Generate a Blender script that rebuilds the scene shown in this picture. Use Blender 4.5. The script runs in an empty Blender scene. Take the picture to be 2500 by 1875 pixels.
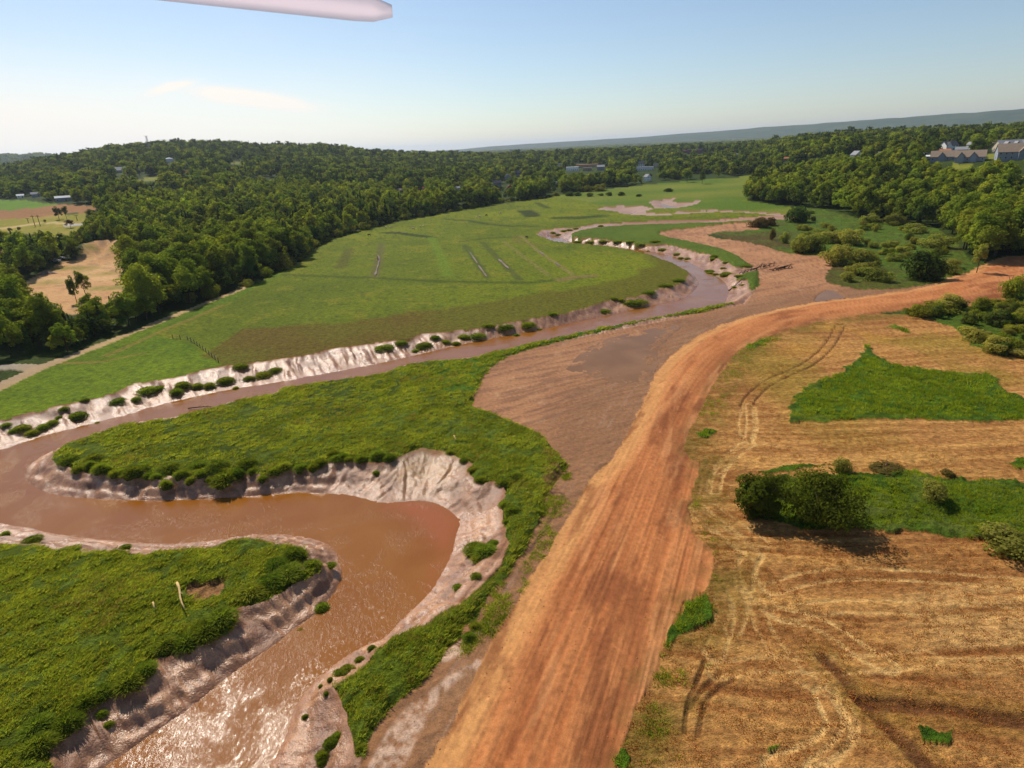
import bpy, math, random
import numpy as np
from mathutils import Matrix, Vector

random.seed(7)
rng = np.random.default_rng(11)
scene = bpy.context.scene
COL = scene.collection
rad = math.radians

# ------------------------------------------------------------------ camera
CAM_H = 50.0
PITCH, ROLL, FOC = rad(21.2), rad(2.67), 1490.0      # focal length in pixels of a 2500 px wide frame
fwd = np.array([0, math.cos(PITCH), -math.sin(PITCH)])
up0 = np.array([0, math.sin(PITCH), math.cos(PITCH)])
rt0 = np.array([1.0, 0, 0])
RT = math.cos(ROLL) * rt0 - math.sin(ROLL) * up0
UP = math.sin(ROLL) * rt0 + math.cos(ROLL) * up0
cam_d = bpy.data.cameras.new('camera')
cam = bpy.data.objects.new('camera', cam_d)
COL.objects.link(cam)
cam_d.sensor_fit = 'HORIZONTAL'
cam_d.angle = 2 * math.atan(1250 / FOC)
cam_d.clip_start = 0.02
cam_d.clip_end = 80000
cam.matrix_world = Matrix((
    (RT[0], UP[0], -fwd[0], 0), (RT[1], UP[1], -fwd[1], 0),
    (RT[2], UP[2], -fwd[2], CAM_H), (0, 0, 0, 1)))
scene.camera = cam

# ------------------------------------------------------------------ world, sun, exposure
SUN_EL, SUN_AZ = rad(46), rad(-33)          # azimuth measured from +Y towards +X
world = bpy.data.worlds.new('World')
scene.world = world
world.use_nodes = True
wt = world.node_tree
wt.nodes.clear()


def N(tree, typ, **kw):
    n = tree.nodes.new(typ)
    for k, v in kw.items():
        if k == 'ins':
            for a, b in v.items():
                n.inputs[a].default_value = b
        else:
            setattr(n, k, v)
    return n


def build_world():
    L = wt.links.new
    out = N(wt, 'ShaderNodeOutputWorld')
    bg = N(wt, 'ShaderNodeBackground')
    bg.inputs['Strength'].default_value = 0.10
    sky = N(wt, 'ShaderNodeTexSky', sky_type='NISHITA')
    sky.sun_disc = False
    sky.sun_elevation = SUN_EL
    sky.sun_rotation = SUN_AZ
    sky.altitude = 50
    sky.air_density = 1.0
    sky.dust_density = 0.5
    sky.ozone_density = 2.6
    tc = N(wt, 'ShaderNodeTexCoord')
    nrm = N(wt, 'ShaderNodeVectorMath', operation='NORMALIZE')
    L(tc.outputs['Generated'], nrm.inputs[0])
    sep = N(wt, 'ShaderNodeSeparateXYZ')
    L(nrm.outputs[0], sep.inputs[0])

    def M(op, a, b=None, c=None, clamp=False):
        m = N(wt, 'ShaderNodeMath', operation=op)
        m.use_clamp = clamp
        for i, v in enumerate((a, b, c)):
            if v is None:
                continue
            if isinstance(v, (int, float)):
                m.inputs[i].default_value = v
            else:
                L(v, m.inputs[i])
        return m.outputs[0]
    az = M('ARCTAN2', sep.outputs[0], sep.outputs[1])
    el = M('ARCSINE', sep.outputs[2])
    cmb = N(wt, 'ShaderNodeCombineXYZ')
    L(az, cmb.inputs[0])
    L(el, cmb.inputs[1])

    def noise(sx, sy, det=5, rough=.55, dist=.4, rot=0.0, scale=1.0):
        mp = N(wt, 'ShaderNodeMapping')
        mp.inputs['Scale'].default_value = (sx, sy, 1)
        mp.inputs['Rotation'].default_value = (0, 0, rot)
        L(cmb.outputs[0], mp.inputs[0])
        nz = N(wt, 'ShaderNodeTexNoise')
        nz.inputs['Scale'].default_value = scale
        nz.inputs['Detail'].default_value = det
        nz.inputs['Roughness'].default_value = rough
        nz.inputs['Distortion'].default_value = dist
        L(mp.outputs[0], nz.inputs[0])
        return nz.outputs[0]

    def blob(a0, e0, sa, se, rot=0.0, warp=None, amt=0.0):
        da = M('SUBTRACT', az, a0)
        de = M('SUBTRACT', el, e0)
        c, s = math.cos(rot), math.sin(rot)
        u = M('ADD', M('MULTIPLY', da, c), M('MULTIPLY', de, s))
        v = M('SUBTRACT', M('MULTIPLY', de, c), M('MULTIPLY', da, s))
        if warp is not None:
            v = M('ADD', v, M('MULTIPLY', M('SUBTRACT', warp, .5), amt))
        q = M('ADD', M('POWER', M('ABSOLUTE', M('DIVIDE', u, sa)), 2), M('POWER', M('ABSOLUTE', M('DIVIDE', v, se)), 2))
        return M('EXPONENT', M('MULTIPLY', q, -1))
    def ang(px, py):
        d = fwd + (px - 1250) / FOC * RT + (937.5 - py) / FOC * UP
        d = d / np.linalg.norm(d)
        return math.atan2(d[0], d[1]), math.asin(d[2])
    n1 = noise(9, 30, 6, .6, .6)
    n2 = noise(30, 120, 6, .65, .8)
    a, e = ang(620, 242)
    b1 = blob(a, e, .060, .0075, rad(-8), n1, .016)
    b1 = M('MULTIPLY', b1, M('ADD', M('MULTIPLY', n2, 1.2), .1), clamp=True)
    a, e = ang(420, 213)
    b2 = M('MULTIPLY', blob(a, e, .024, .0042, rad(12), n1, .012), M('MULTIPLY', n2, .8))
    veil = noise(3.0, 11, 5, .55, .5)
    low = M('EXPONENT', M('MULTIPLY', M('POWER', M('DIVIDE', el, .10), 2), -1))
    left = M('MULTIPLY', M('SUBTRACT', .0, az), 1.6, clamp=True)
    b3 = M('MULTIPLY', M('MULTIPLY', low, left), M('ADD', M('MULTIPLY', veil, 1.1), .18), clamp=True)
    wisp = M('MULTIPLY', M('SUBTRACT', noise(4, 16, 6, .62, .7, scale=1.3), .52), .9, clamp=True)
    wisp = M('MULTIPLY', wisp, M('MULTIPLY', M('SUBTRACT', .55, el), M('ADD', left, .15)), clamp=True)
    tot = M('ADD', M('ADD', M('MULTIPLY', b1, 3.0), M('MULTIPLY', b2, 2.5)), M('ADD', M('MULTIPLY', b3, 1.6), wisp), clamp=True)
    mix = N(wt, 'ShaderNodeMix', data_type='RGBA')
    L(tot, mix.inputs['Factor'])
    L(sky.outputs[0], mix.inputs['A'])
    mix.inputs['B'].default_value = (9.6, 9.1, 8.4, 1)
    L(mix.outputs['Result'], bg.inputs['Color'])
    L(bg.outputs[0], out.inputs[0])


build_world()
sun_d = bpy.data.lights.new('sun', 'SUN')
sun_d.energy = 4.8
sun_d.angle = rad(0.5)
sun_d.color = (1.0, 0.91, 0.78)
sun = bpy.data.objects.new('sun', sun_d)
COL.objects.link(sun)
SUN_V = Vector((math.sin(SUN_AZ) * math.cos(SUN_EL), math.cos(SUN_AZ) * math.cos(SUN_EL), math.sin(SUN_EL)))
sun.rotation_euler = SUN_V.to_track_quat('Z', 'Y').to_euler()
sun.location = (0, 0, 400)
vs = scene.view_settings
vs.view_transform = 'Standard'
vs.look = 'None'
vs.exposure = 0.12
vs.gamma = 1.0
vs.use_curve_mapping = False
scene.cycles.max_bounces = 6
scene.cycles.diffuse_bounces = 2
scene.cycles.glossy_bounces = 2
scene.cycles.transmission_bounces = 3
scene.cycles.volume_bounces = 0
scene.cycles.transparent_max_bounces = 4
scene.cycles.use_denoising = True
scene.cycles.use_adaptive_sampling = True
scene.cycles.sample_clamp_direct = 6
scene.cycles.sample_clamp_indirect = 4


# ------------------------------------------------------------------ numeric helpers
def C(r, g, b, k=1.22):
    """sRGB of a sunlit surface -> base colour"""
    v = np.array([r, g, b], float) / 255
    v = np.where(v <= .04045, v / 12.92, ((v + .055) / 1.055) ** 2.4)
    return v / k


def hash2(ix, iy, seed):
    h = (ix.astype(np.int64) * 374761393 + iy.astype(np.int64) * 668265263 + seed * 974634777) & 0xffffffff
    h = ((h ^ (h >> 13)) * 1274126177) & 0xffffffff
    h = (h ^ (h >> 16)) & 0xffffff
    return h / float(0xffffff)


def vn(x, y, seed=0):
    ix, iy = np.floor(x), np.floor(y)
    fx, fy = x - ix, y - iy
    fx = fx * fx * (3 - 2 * fx)
    fy = fy * fy * (3 - 2 * fy)
    ix = ix.astype(np.int64)
    iy = iy.astype(np.int64)
    a, b = hash2(ix, iy, seed), hash2(ix + 1, iy, seed)
    c, d = hash2(ix, iy + 1, seed), hash2(ix + 1, iy + 1, seed)
    return a + (b - a) * fx + (c - a) * fy + (a - b - c + d) * fx * fy


def fbm(x, y, sc, octv=4, seed=0, gain=.5):
    t, amp, s = 0, 1.0, 0
    x, y = x / sc, y / sc
    for o in range(octv):
        t = t + amp * vn(x + 17.3 * o, y - 9.1 * o, seed + o)
        s += amp
        amp *= gain
        x, y = x * 2.03, y * 2.03
    return t / s


def ss(a, b, x):
    t = np.clip((x - a) / (b - a), 0, 1)
    return t * t * (3 - 2 * t)


def lerp(a, b, t):
    t = np.asarray(t)[..., None] if np.ndim(t) else t
    return a * (1 - t) + b * t


def ray(px, py):
    return fwd + (px - 1250) / FOC * RT + (937.5 - py) / FOC * UP


def gp(px, py, z=0.0):
    d = ray(px, py)
    t = (z - CAM_H) / d[2]
    return d[0] * t, d[1] * t


def proj(x, y, z):
    p = np.stack([np.asarray(x, float), np.asarray(y, float), np.asarray(z, float) - CAM_H], -1)
    d = p @ fwd
    return 1250 + FOC * (p @ RT) / d, 937.5 - FOC * (p @ UP) / d


def poly(tag, pts, z=0.0):
    """outline traced on the ground at height z (tag = picture crop used)"""
    x0, y0, s = CROP[tag]
    return np.array([gp(x0 + x / s, y0 + y / s, z) for x, y in pts])


CROP = {'S': (0, 0, 1.0), 'Z1': (0, 300, 2.458), 'Z2': (800, 300, 2.458), 'Z3': (1600, 240, 2.458),
        'Z4': (0, 800, 2.458), 'Z5': (0, 1250, 2.654), 'Z6': (800, 950, 2.458), 'Z7': (1600, 750, 2.458),
        'Z8': (1500, 1250, 2.212), 'Y1': (0, 450, 5.53), 'Y2': (2200, 280, 7.373), 'Y3': (1250, 320, 4.424),
        'Y4': (1700, 500, 5.53), 'Y5': (2100, 560, 5.53), 'Y7': (700, 1500, 3.687)}


def inside(x, y, P):
    r = np.zeros(x.shape, bool)
    m = (x >= P[:, 0].min()) & (x <= P[:, 0].max()) & (y >= P[:, 1].min()) & (y <= P[:, 1].max())
    idx = np.nonzero(m)[0]
    if len(idx) == 0:
        return r
    xs, ys = x[idx], y[idx]
    c = np.zeros(len(idx), bool)
    n = len(P)
    for i in range(n):
        x1, y1 = P[i]
        x2, y2 = P[(i + 1) % n]
        if y1 == y2:
            continue
        cond = (y1 > ys) != (y2 > ys)
        c ^= cond & (xs < (x2 - x1) * (ys - y1) / (y2 - y1) + x1)
    r[idx] = c
    return r


def pdist(x, y, P, closed=True, full=False):
    """distance to a polyline; full: also arc length and signed side"""
    best = np.full(x.shape, 1e18)
    arc = np.zeros(x.shape)
    side = np.zeros(x.shape)
    n = len(P)
    acc = 0.0
    for i in range(n if closed else n - 1):
        ax, ay = P[i]
        bx, by = P[(i + 1) % n]
        dx, dy = bx - ax, by - ay
        L2 = dx * dx + dy * dy
        if L2 < 1e-9:
            continue
        t = np.clip(((x - ax) * dx + (y - ay) * dy) / L2, 0, 1)
        qx, qy = x - ax - t * dx, y - ay - t * dy
        d2 = qx * qx + qy * qy
        if full:
            m = d2 < best
            best[m] = d2[m]
            Ls = math.sqrt(L2)
            arc[m] = acc + t[m] * Ls
            side[m] = np.sign(dx * qy - dy * qx)[m]
            acc += Ls
        else:
            np.minimum(best, d2, out=best)
    d = np.sqrt(best)
    return (d, arc, side) if full else d


def smoothline(P, k=3):
    """Chaikin rounding of an open polyline"""
    P = np.asarray(P, float)
    for _ in range(k):
        Q = np.empty((2 * len(P), 2))
        Q[0] = P[0]
        Q[-1] = P[-1]
        Q[1:-1:2] = .75 * P[:-1] + .25 * P[1:]
        Q[2:-1:2] = .25 * P[:-1] + .75 * P[1:]
        P = Q
    return P


# ------------------------------------------------------------------ outlines
WZ = -2.1
NEAR = [(1733, 751), (1700, 757), (1614, 774), (1532, 790), (1451, 806), (1370, 825), (1309, 837), (1247, 851),
        (1207, 861), (1166, 874), (1044, 886), (1003, 890), (934, 914), (900, 922), (793, 934), (692, 950), (667, 965),
        (602, 975), (521, 997), (427, 1024), (354, 1034), (293, 1040), (228, 1064), (163, 1089)]
UPN = [(1675, 661), (1634, 639), (1600, 627), (1566, 616), (1533, 609), (1487, 601), (1431, 596), (1379, 592), (1352, 589)]
river = ([(150, 1990), (252, 1875), (286, 1853), (339, 1815), (418, 1759), (471, 1725), (527, 1676), (603, 1619), (678, 1570),
          (716, 1536), (784, 1491), (829, 1431), (838, 1386), (814, 1333), (765, 1313), (692, 1302), (610, 1306), (508, 1321),
          (407, 1327), (325, 1325), (203, 1313), (134, 1302), (81, 1292), (0, 1276), (-80, 1256), (-190, 1225), (-250, 1180), (-190, 1135), (-90, 1115),
          (0, 1099), (41, 1085), (122, 1060), (203, 1040), (285, 1020), (366, 995), (448, 975), (529, 957), (610, 944),
          (692, 932), (773, 916), (900, 894), (1044, 861), (1166, 833), (1288, 811), (1410, 786), (1532, 760), (1614, 741),
          (1665, 734), (1698, 708), (1708, 692), (1696, 671)]
         + [(x, y + 9) for x, y in UPN[1:]] + [(1334, 586), (1334, 578), (1358, 575), (1372, 584), (1395, 590), (1442, 596), (1487, 601),
          (1533, 607), (1566, 610), (1600, 616), (1634, 624), (1679, 638), (1700, 650), (1718, 659), (1745, 672), (1769, 688),
          (1778, 703), (1776, 721), (1770, 741), (1735, 762)]
         + [(x, y + 8) for x, y in NEAR[1:17]]
         + [(605, 979), (488, 1003), (407, 1021), (317, 1036), (285, 1046), (203, 1072), (155, 1095), (122, 1104), (65, 1138), (57, 1158),
            (81, 1190), (134, 1209), (203, 1217), (285, 1221), (391, 1223), (488, 1219), (610, 1213), (651, 1207), (732, 1203),
            (793, 1205), (873, 1212), (942, 1235), (985, 1224), (1052, 1223), (1101, 1247), (1125, 1275), (1113, 1308),
            (1101, 1357), (1081, 1393), (1060, 1434), (1020, 1475), (983, 1510), (934, 1562), (901, 1573), (868, 1587),
            (830, 1611), (798, 1636), (768, 1663), (741, 1695), (724, 1720), (712, 1750), (700, 1790), (671, 1853), (655, 1875), (600, 1990)])
RIVER = poly('S', river, WZ)
RIVER = np.stack([.75 * RIVER + .25 * np.roll(RIVER, -1, 0), .25 * RIVER + .75 * np.roll(RIVER, -1, 0)], 1).reshape(-1, 2)
G1 = poly('S', [(-400, 2000), (-400, 1420), (-60, 1330), (0, 1333), (81, 1333), (134, 1347), (195, 1337), (203, 1355), (285, 1347), (350, 1361), (395, 1349),
                (517, 1341), (570, 1321), (610, 1317), (700, 1333), (744, 1347), (748, 1366), (700, 1398), (640, 1432), (600, 1450), (690, 1412), (785, 1382), (777, 1402), (716, 1427), (697, 1442),
                (633, 1476), (580, 1491), (565, 1499), (576, 1525), (558, 1551), (482, 1578), (463, 1593), (422, 1582), (414, 1608),
                (377, 1612), (373, 1653), (339, 1687), (279, 1702), (264, 1691), (245, 1717), (188, 1755), (181, 1793), (158, 1806),
                (128, 1804), (121, 1838), (128, 1875), (60, 2000)])
G2 = poly('S', [(1805, 736)] + NEAR + [(134, 1109), (128, 1125), (155, 1138), (199, 1154), (224, 1160), (256, 1162), (285, 1160), (325, 1164), (350, 1152),
                (374, 1166), (399, 1172), (415, 1164), (468, 1170), (508, 1164), (570, 1168), (590, 1150), (610, 1156), (639, 1162), (667, 1156),
                (708, 1144), (732, 1146), (773, 1148), (797, 1134), (858, 1127), (898, 1131), (950, 1131), (983, 1113), (1003, 1103), (1032, 1096),
                (1093, 1109), (1109, 1113), (1154, 1133), (1146, 1162), (1170, 1184), (1207, 1176), (1243, 1194), (1223, 1231),
                (1231, 1288), (1245, 1330), (1219, 1389), (1178, 1434), (1125, 1479), (1060, 1511), (1040, 1532),
                (1003, 1544), (963, 1560), (920, 1590), (906, 1617), (863, 1652), (808, 1682), (825, 1701), (836, 1725), (852, 1741), (853, 1771),
                (863, 1798), (868, 1839), (874, 1853), (890, 1853), (898, 1812), (920, 1777), (968, 1717), (1031, 1668), (1080, 1611),
                (1088, 1584), (1126, 1562), (1134, 1527), (1161, 1514), (1195, 1459), (1239, 1414), (1280, 1341), (1325, 1259), (1333, 1214),
                (1386, 1141), (1341, 1088), (1321, 1064), (1239, 1027), (1207, 1011), (1150, 995), (1166, 951), (1174, 931), (1199, 898),
                (1239, 872), (1309, 849), (1390, 829), (1492, 804), (1573, 786), (1654, 770), (1700, 766), (1763, 751)])
G3e = [(1750, 536), (1679, 538), (1589, 540), (1521, 544), (1476, 546), (1444, 549), (1413, 555), (1363, 558), (1325, 562), (1307, 573),
       (1334, 582)] + UPN[::-1] + [(1681, 668), (1675, 682), (1654, 697), (1606, 707), (1553, 727), (1492, 731), (1435, 752), (1370, 768),
       (1304, 778), (1260, 788), (1166, 804), (1028, 817), (995, 829), (881, 845), (800, 855), (761, 867), (704, 875), (667, 883),
       (610, 887), (557, 896), (529, 898), (452, 918), (391, 930), (325, 940), (285, 961), (228, 975), (171, 985), (110, 1003), (0, 1028), (-400, 1120)]
G3 = poly('S', [(-400, 1060), (0, 948), (122, 888), (195, 864), (285, 831), (407, 782), (496, 745), (570, 717), (635, 690), (732, 642),
                (765, 609), (814, 585), (900, 560), (963, 544), (1085, 522), (1207, 501), (1329, 485), (1378, 475), (1471, 463), (1600, 449),
                (1734, 439), (1848, 433), (1830, 468), (1824, 492), (1930, 505), (1940, 524), (1845, 530)] + G3e)
G4 = poly('S', [(1395, 571), (1417, 563), (1453, 557), (1521, 551), (1589, 548), (1750, 544), (1834, 539), (1834, 542), (1772, 547), (1700, 556),
                (1646, 561), (1612, 567), (1609, 573), (1634, 581), (1679, 589), (1727, 600), (1761, 608), (1787, 618), (1808, 630),
                (1825, 643), (1836, 651), (1801, 656), (1790, 654), (1780, 643), (1760, 636), (1734, 623), (1700, 617), (1679, 609),
                (1634, 599), (1598, 597), (1553, 598), (1510, 590), (1453, 583), (1395, 580)])
G5 = poly('S', [(1823, 667), (1850, 663), (1854, 681), (1852, 697), (1834, 715), (1830, 704), (1825, 686), (1798, 684), (1806, 674)])
CHAN = poly('S', [(60, 2000), (100, 1800), (500, 1450), (700, 1360), (560, 1400), (0, 1380), (-400, 1430), (-400, 1080), (0, 1010), (300, 930), (600, 880),
                  (900, 832), (1300, 772), (1480, 722), (1650, 680), (1600, 640), (1480, 605), (1330, 590), (1290, 570), (1330, 555),
                  (1500, 542), (1750, 533), (1940, 522), (1940, 533), (1840, 541), (1600, 550), (1450, 575), (1600, 590), (1750, 620),
                  (1845, 655), (1852, 690), (1840, 715), (1815, 742), (1700, 765), (1300, 850), (950, 930), (700, 1000), (300, 1080), (200, 1130), (600, 1130),
                  (1000, 1060), (1200, 1130), (1260, 1250), (1240, 1400), (1000, 1600), (880, 1720), (885, 1860), (820, 1990)])
SOIL = poly('S', [(820, 1990), (860, 1850), (900, 1720), (1100, 1500), (1290, 1250), (1300, 1060), (1150, 990), (1150, 900), (1300, 840), (1700, 755),
                  (1801, 735), (1832, 715), (1850, 701), (1854, 681), (1850, 663), (1839, 650), (1825, 643), (1808, 630), (1787, 618),
                  (1761, 608), (1727, 600), (1679, 589), (1634, 581), (1609, 573), (1612, 567), (1646, 561), (1702, 555), (1772, 547),
                  (1834, 542), (1860, 552), (1850, 562), (1760, 566), (1724, 574), (1754, 583), (1799, 587), (1866, 601), (1897, 612), (1933, 621), (2025, 625), (2031, 652), (2015, 672),
                  (2015, 690), (2044, 697), (2100, 708), (2200, 706), (2300, 690), (2300, 715), (2000, 745), (1800, 800), (1600, 930), (1500, 1130), (1300, 1450), (1050, 1900), (1000, 1990)])
road_l = [(1000, 1990), (1039, 1875), (1107, 1771), (1161, 1652), (1215, 1549), (1242, 1505), (1280, 1430), (1329, 1369), (1370, 1296), (1410, 1227),
          (1443, 1170), (1492, 1121), (1524, 1072), (1557, 1011), (1585, 950), (1600, 911), (1641, 867), (1702, 822), (1763, 793),
          (1844, 769), (1925, 751), (2007, 736), (2088, 728), (2210, 710), (2281, 697), (2313, 679), (2362, 667), (2389, 652),
          (2434, 632), (2462, 625), (2500, 626), (2700, 640)]
road_r = [(2700, 715), (2500, 700), (2472, 721), (2453, 739), (2404, 746), (2368, 757), (2330, 747), (2263, 752), (2190, 761), (2100, 770), (2007, 785),
          (1925, 805), (1844, 834), (1795, 862), (1763, 907), (1734, 953), (1710, 1002), (1681, 1051), (1669, 1096), (1681, 1124), (1708, 1128),
          (1708, 1165), (1690, 1197), (1681, 1246), (1694, 1303), (1738, 1344), (1742, 1385), (1735, 1426), (1717, 1449), (1667, 1476),
          (1645, 1521), (1622, 1575), (1608, 1634), (1577, 1684), (1554, 1738), (1532, 1792), (1509, 1842), (1500, 1872), (1465, 1990)]
ROAD = poly('S', road_l + road_r)
ROADC = smoothline(poly('S', [(1225, 2000), (1270, 1875), (1340, 1700), (1430, 1480), (1510, 1300), (1570, 1150), (1640, 980), (1720, 870), (1850, 800), (2000, 760),
                              (2150, 737), (2330, 710), (2480, 670), (2700, 665)]), 2)
STUB = poly('S', [(1465, 1990), (1500, 1500), (1560, 1100), (1640, 900), (1800, 820), (2100, 762), (2245, 772), (2272, 782), (2326, 800), (2353, 822), (2371, 845), (2414, 858),
                  (2500, 872), (2750, 890), (2750, 2000)])
STUB_TOP = STUB
P1 = poly('S', [(2115, 844), (2130, 866), (2178, 888), (2251, 901), (2312, 911), (2406, 913), (2446, 945), (2500, 978), (2620, 1010), (2620, 1026), (2500, 1027),
                (2316, 1029), (2210, 1023), (2048, 1027), (1934, 1031), (1921, 1006), (1942, 970), (1966, 949), (2007, 929), (2048, 913), (2088, 880)])
P2 = poly('S', [(1885, 1169), (2031, 1165), (2088, 1159), (2210, 1153), (2332, 1169), (2500, 1181), (2700, 1190), (2700, 1330), (2500, 1322), (2393, 1322), (2292, 1309),
                (2190, 1297), (2121, 1295), (1966, 1291), (1844, 1263), (1828, 1238), (1812, 1177)])
GREENS = [P1, P2,
          poly('S', [(1627, 1571), (1654, 1503), (1681, 1472), (1726, 1449), (1731, 1485), (1726, 1517), (1681, 1544)]),
          poly('Z8', [(1610, 1150), (1680, 1150), (1750, 1190), (1830, 1190), (1780, 1230), (1660, 1255)]),
          poly('Z8', [(780, 1285), (840, 1262), (880, 1258), (840, 1285)]),
          poly('Z8', [(-20, 1340), (20, 1285), (60, 1290), (85, 1350), (40, 1400)]),
          poly('Z7', [(258, 755), (290, 738), (350, 730), (372, 748), (310, 785), (262, 780)]),
          poly('Z7', [(525, 240), (600, 215), (690, 195), (660, 220), (560, 262)]),
          poly('Z7', [(1390, 120), (1440, 108), (1500, 130), (1545, 165), (1480, 150)]),
          poly('Z7', [(2080, 940), (2150, 915), (2300, 920), (2300, 990), (2160, 975)]),
          poly('Z7', [(600, 990), (700, 975), (850, 955), (1060, 958), (900, 980), (700, 1000)])]
PUDDLE = poly('Z2', [(1470, 1470), (1530, 1400), (1590, 1350), (1700, 1300), (1900, 1255), (2140, 1205), (2050, 1270), (1960, 1370), (1960, 1450), (1900, 1580), (1800, 1560), (1640, 1520)])
POND = poly('Y4', [(1590, 1300), (1640, 1220), (1700, 1180), (1780, 1150), (1870, 1160), (1940, 1215), (2040, 1255), (1900, 1275), (1830, 1270), (1740, 1300), (1650, 1312)])
TRAIL = smoothline(poly('Z1', [(-900, 1960), (0, 1590), (150, 1515), (300, 1450), (480, 1388), (700, 1300), (1000, 1180), (1220, 1090), (1400, 1020), (1500, 978)]), 2)
TRAIL2 = smoothline(poly('Z1', [(-200, 1480), (60, 1466), (140, 1466), (200, 1478), (300, 1452)]), 2)
SPUR = poly('Z1', [(300, 1450), (600, 1440), (800, 1400), (860, 1390)])
FARMUD = [poly('Y3', [(930, 845), (1000, 814), (1200, 804), (1400, 805), (1490, 828), (1545, 835), (1420, 872), (1560, 888), (1740, 893), (1740, 906), (1500, 912), (1290, 905), (1180, 890), (1130, 868)]),
          poly('Y3', [(1545, 832), (1490, 778), (1480, 757), (1600, 742), (1790, 716), (1720, 760), (1830, 775), (1960, 772), (1990, 742), (2045, 750), (2000, 790), (1880, 815), (1780, 828), (1650, 838)]),
          poly('Y3', [(1740, 896), (1790, 862), (1900, 856), (2212, 850), (2480, 866), (2750, 880), (3050, 905), (2900, 925), (2600, 885), (2212, 872), (1900, 890)])]
FARWATER = [poly('Y3', [(1270, 898), (1330, 872), (1430, 862), (1415, 878), (1385, 905)], -1.2),
            poly('Y3', [(1490, 778), (1550, 765), (1600, 780), (1700, 805), (1790, 822), (1700, 834), (1545, 838), (1520, 810)], -1.2)]
SCRUB = poly('S', [(1700, 560), (1860, 545), (1930, 524), (1940, 505), (2010, 512), (2110, 537), (2210, 548), (2290, 558), (2340, 600), (2385, 655), (2300, 690),
                   (2200, 712), (2088, 726), (2000, 740), (1990, 690), (2010, 640), (1900, 620)])
RSHRUB = poly('S', [(2180, 764), (2263, 752), (2330, 745), (2404, 746), (2472, 715), (2700, 690), (2750, 890), (2500, 874), (2414, 858), (2371, 845), (2353, 822), (2326, 800), (2272, 782), (2245, 774)])
BLUFF = poly('S', [(1700, 445), (1800, 450), (1824, 492), (1925, 503), (2010, 510), (2110, 535), (2210, 545), (2290, 555), (2340, 590), (2390, 640), (2434, 628), (2500, 620), (2700, 612), (3000, 640)])


# ------------------------------------------------------------------ hills
def az_px(px):
    a = rad(0)
    y = 360 - (px - 1250) * math.tan(ROLL)
    d = ray(px, y)
    return math.atan2(d[0], d[1])


_cr = [(-500, -20), (-200, -10), (0, 2), (100, 16), (200, 25), (290, 40), (400, 44), (540, 44), (640, 33), (800, 22), (900, 8), (1000, -4), (1150, -17), (1350, -24), (1600, -26)]
CR_A = np.array([az_px(p) for p, _ in _cr])
CR_R = np.interp([p for p, _ in _cr], [-500, 500, 1000, 1600], [1500, 1900, 1700, 1500])
CR_Z = CAM_H + CR_R * np.array([q for _, q in _cr]) / FOC * .93 - 13
_f2 = [(-600, 26), (-100, 30), (0, 30), (120, 29), (200, 25), (330, 18), (420, 0), (600, -30)]
F2_A = np.array([az_px(p) for p, _ in _f2])
F2_Z = CAM_H + 5200 * np.array([q for _, q in _f2]) / FOC * .93 - 12
BLP = np.concatenate([BLUFF[1:], [[6000, 900], [6000, 9000], [-200, 9000]]])


def hills(x, y):
    x = np.asarray(x, float)
    y = np.asarray(y, float)
    r = np.hypot(x, y) + 1e-6
    a = np.arctan2(x, y)
    rc = np.interp(a, CR_A, CR_R)
    zc = np.maximum(np.interp(a, CR_A, CR_Z), 0)
    r0 = np.interp(a, [az_px(0), az_px(500), az_px(900), az_px(1400)], [330, 430, 600, 800])
    t = np.clip((r - r0) / (rc - r0), 0, 1)
    h = zc * (t ** 1.15)
    over = np.clip((r - rc) / 900, 0, 1)
    h = h * (1 - .75 * over * over * (3 - 2 * over))
    f2 = np.maximum(np.interp(a, F2_A, F2_Z), 0)
    h = np.maximum(h, f2 * np.exp(-((r - 5200) / 900) ** 2))
    # terrace behind the right bank
    xf, yf = np.atleast_1d(x).ravel(), np.atleast_1d(y).ravel()
    d = np.where(inside(xf, yf, BLP), pdist(xf, yf, BLP), 0).reshape(np.shape(x))
    fade = ss(az_px(1760), az_px(2050), a)
    h = h + 25 * ss(0, 190, d) * fade * (1 - ss(1200, 2600, r))
    roll = (fbm(x, y, 380.0, 3, 5) - .5) * 26 * ss(900, 2200, r)
    return h + np.maximum(roll, -h) * np.where(r > 900, 1, 0)


def hit(px, py, zoff=0.0):
    """where the line of sight meets the hills"""
    d = ray(px, py)
    hz = math.hypot(d[0], d[1])
    rr = np.geomspace(30, 9000, 2500)
    xs, ys, zs = d[0] / hz * rr, d[1] / hz * rr, CAM_H + d[2] / hz * rr
    below = zs <= hills(xs, ys) + zoff
    i = int(np.argmax(below)) if below.any() else len(rr) - 1
    return xs[i], ys[i], float(hills(xs[i:i + 1], ys[i:i + 1])[0])


def hpoly(tag, pts):
    x0, y0, s = CROP[tag]
    return np.array([hit(x0 + x / s, y0 + y / s)[:2] for x, y in pts])


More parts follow.
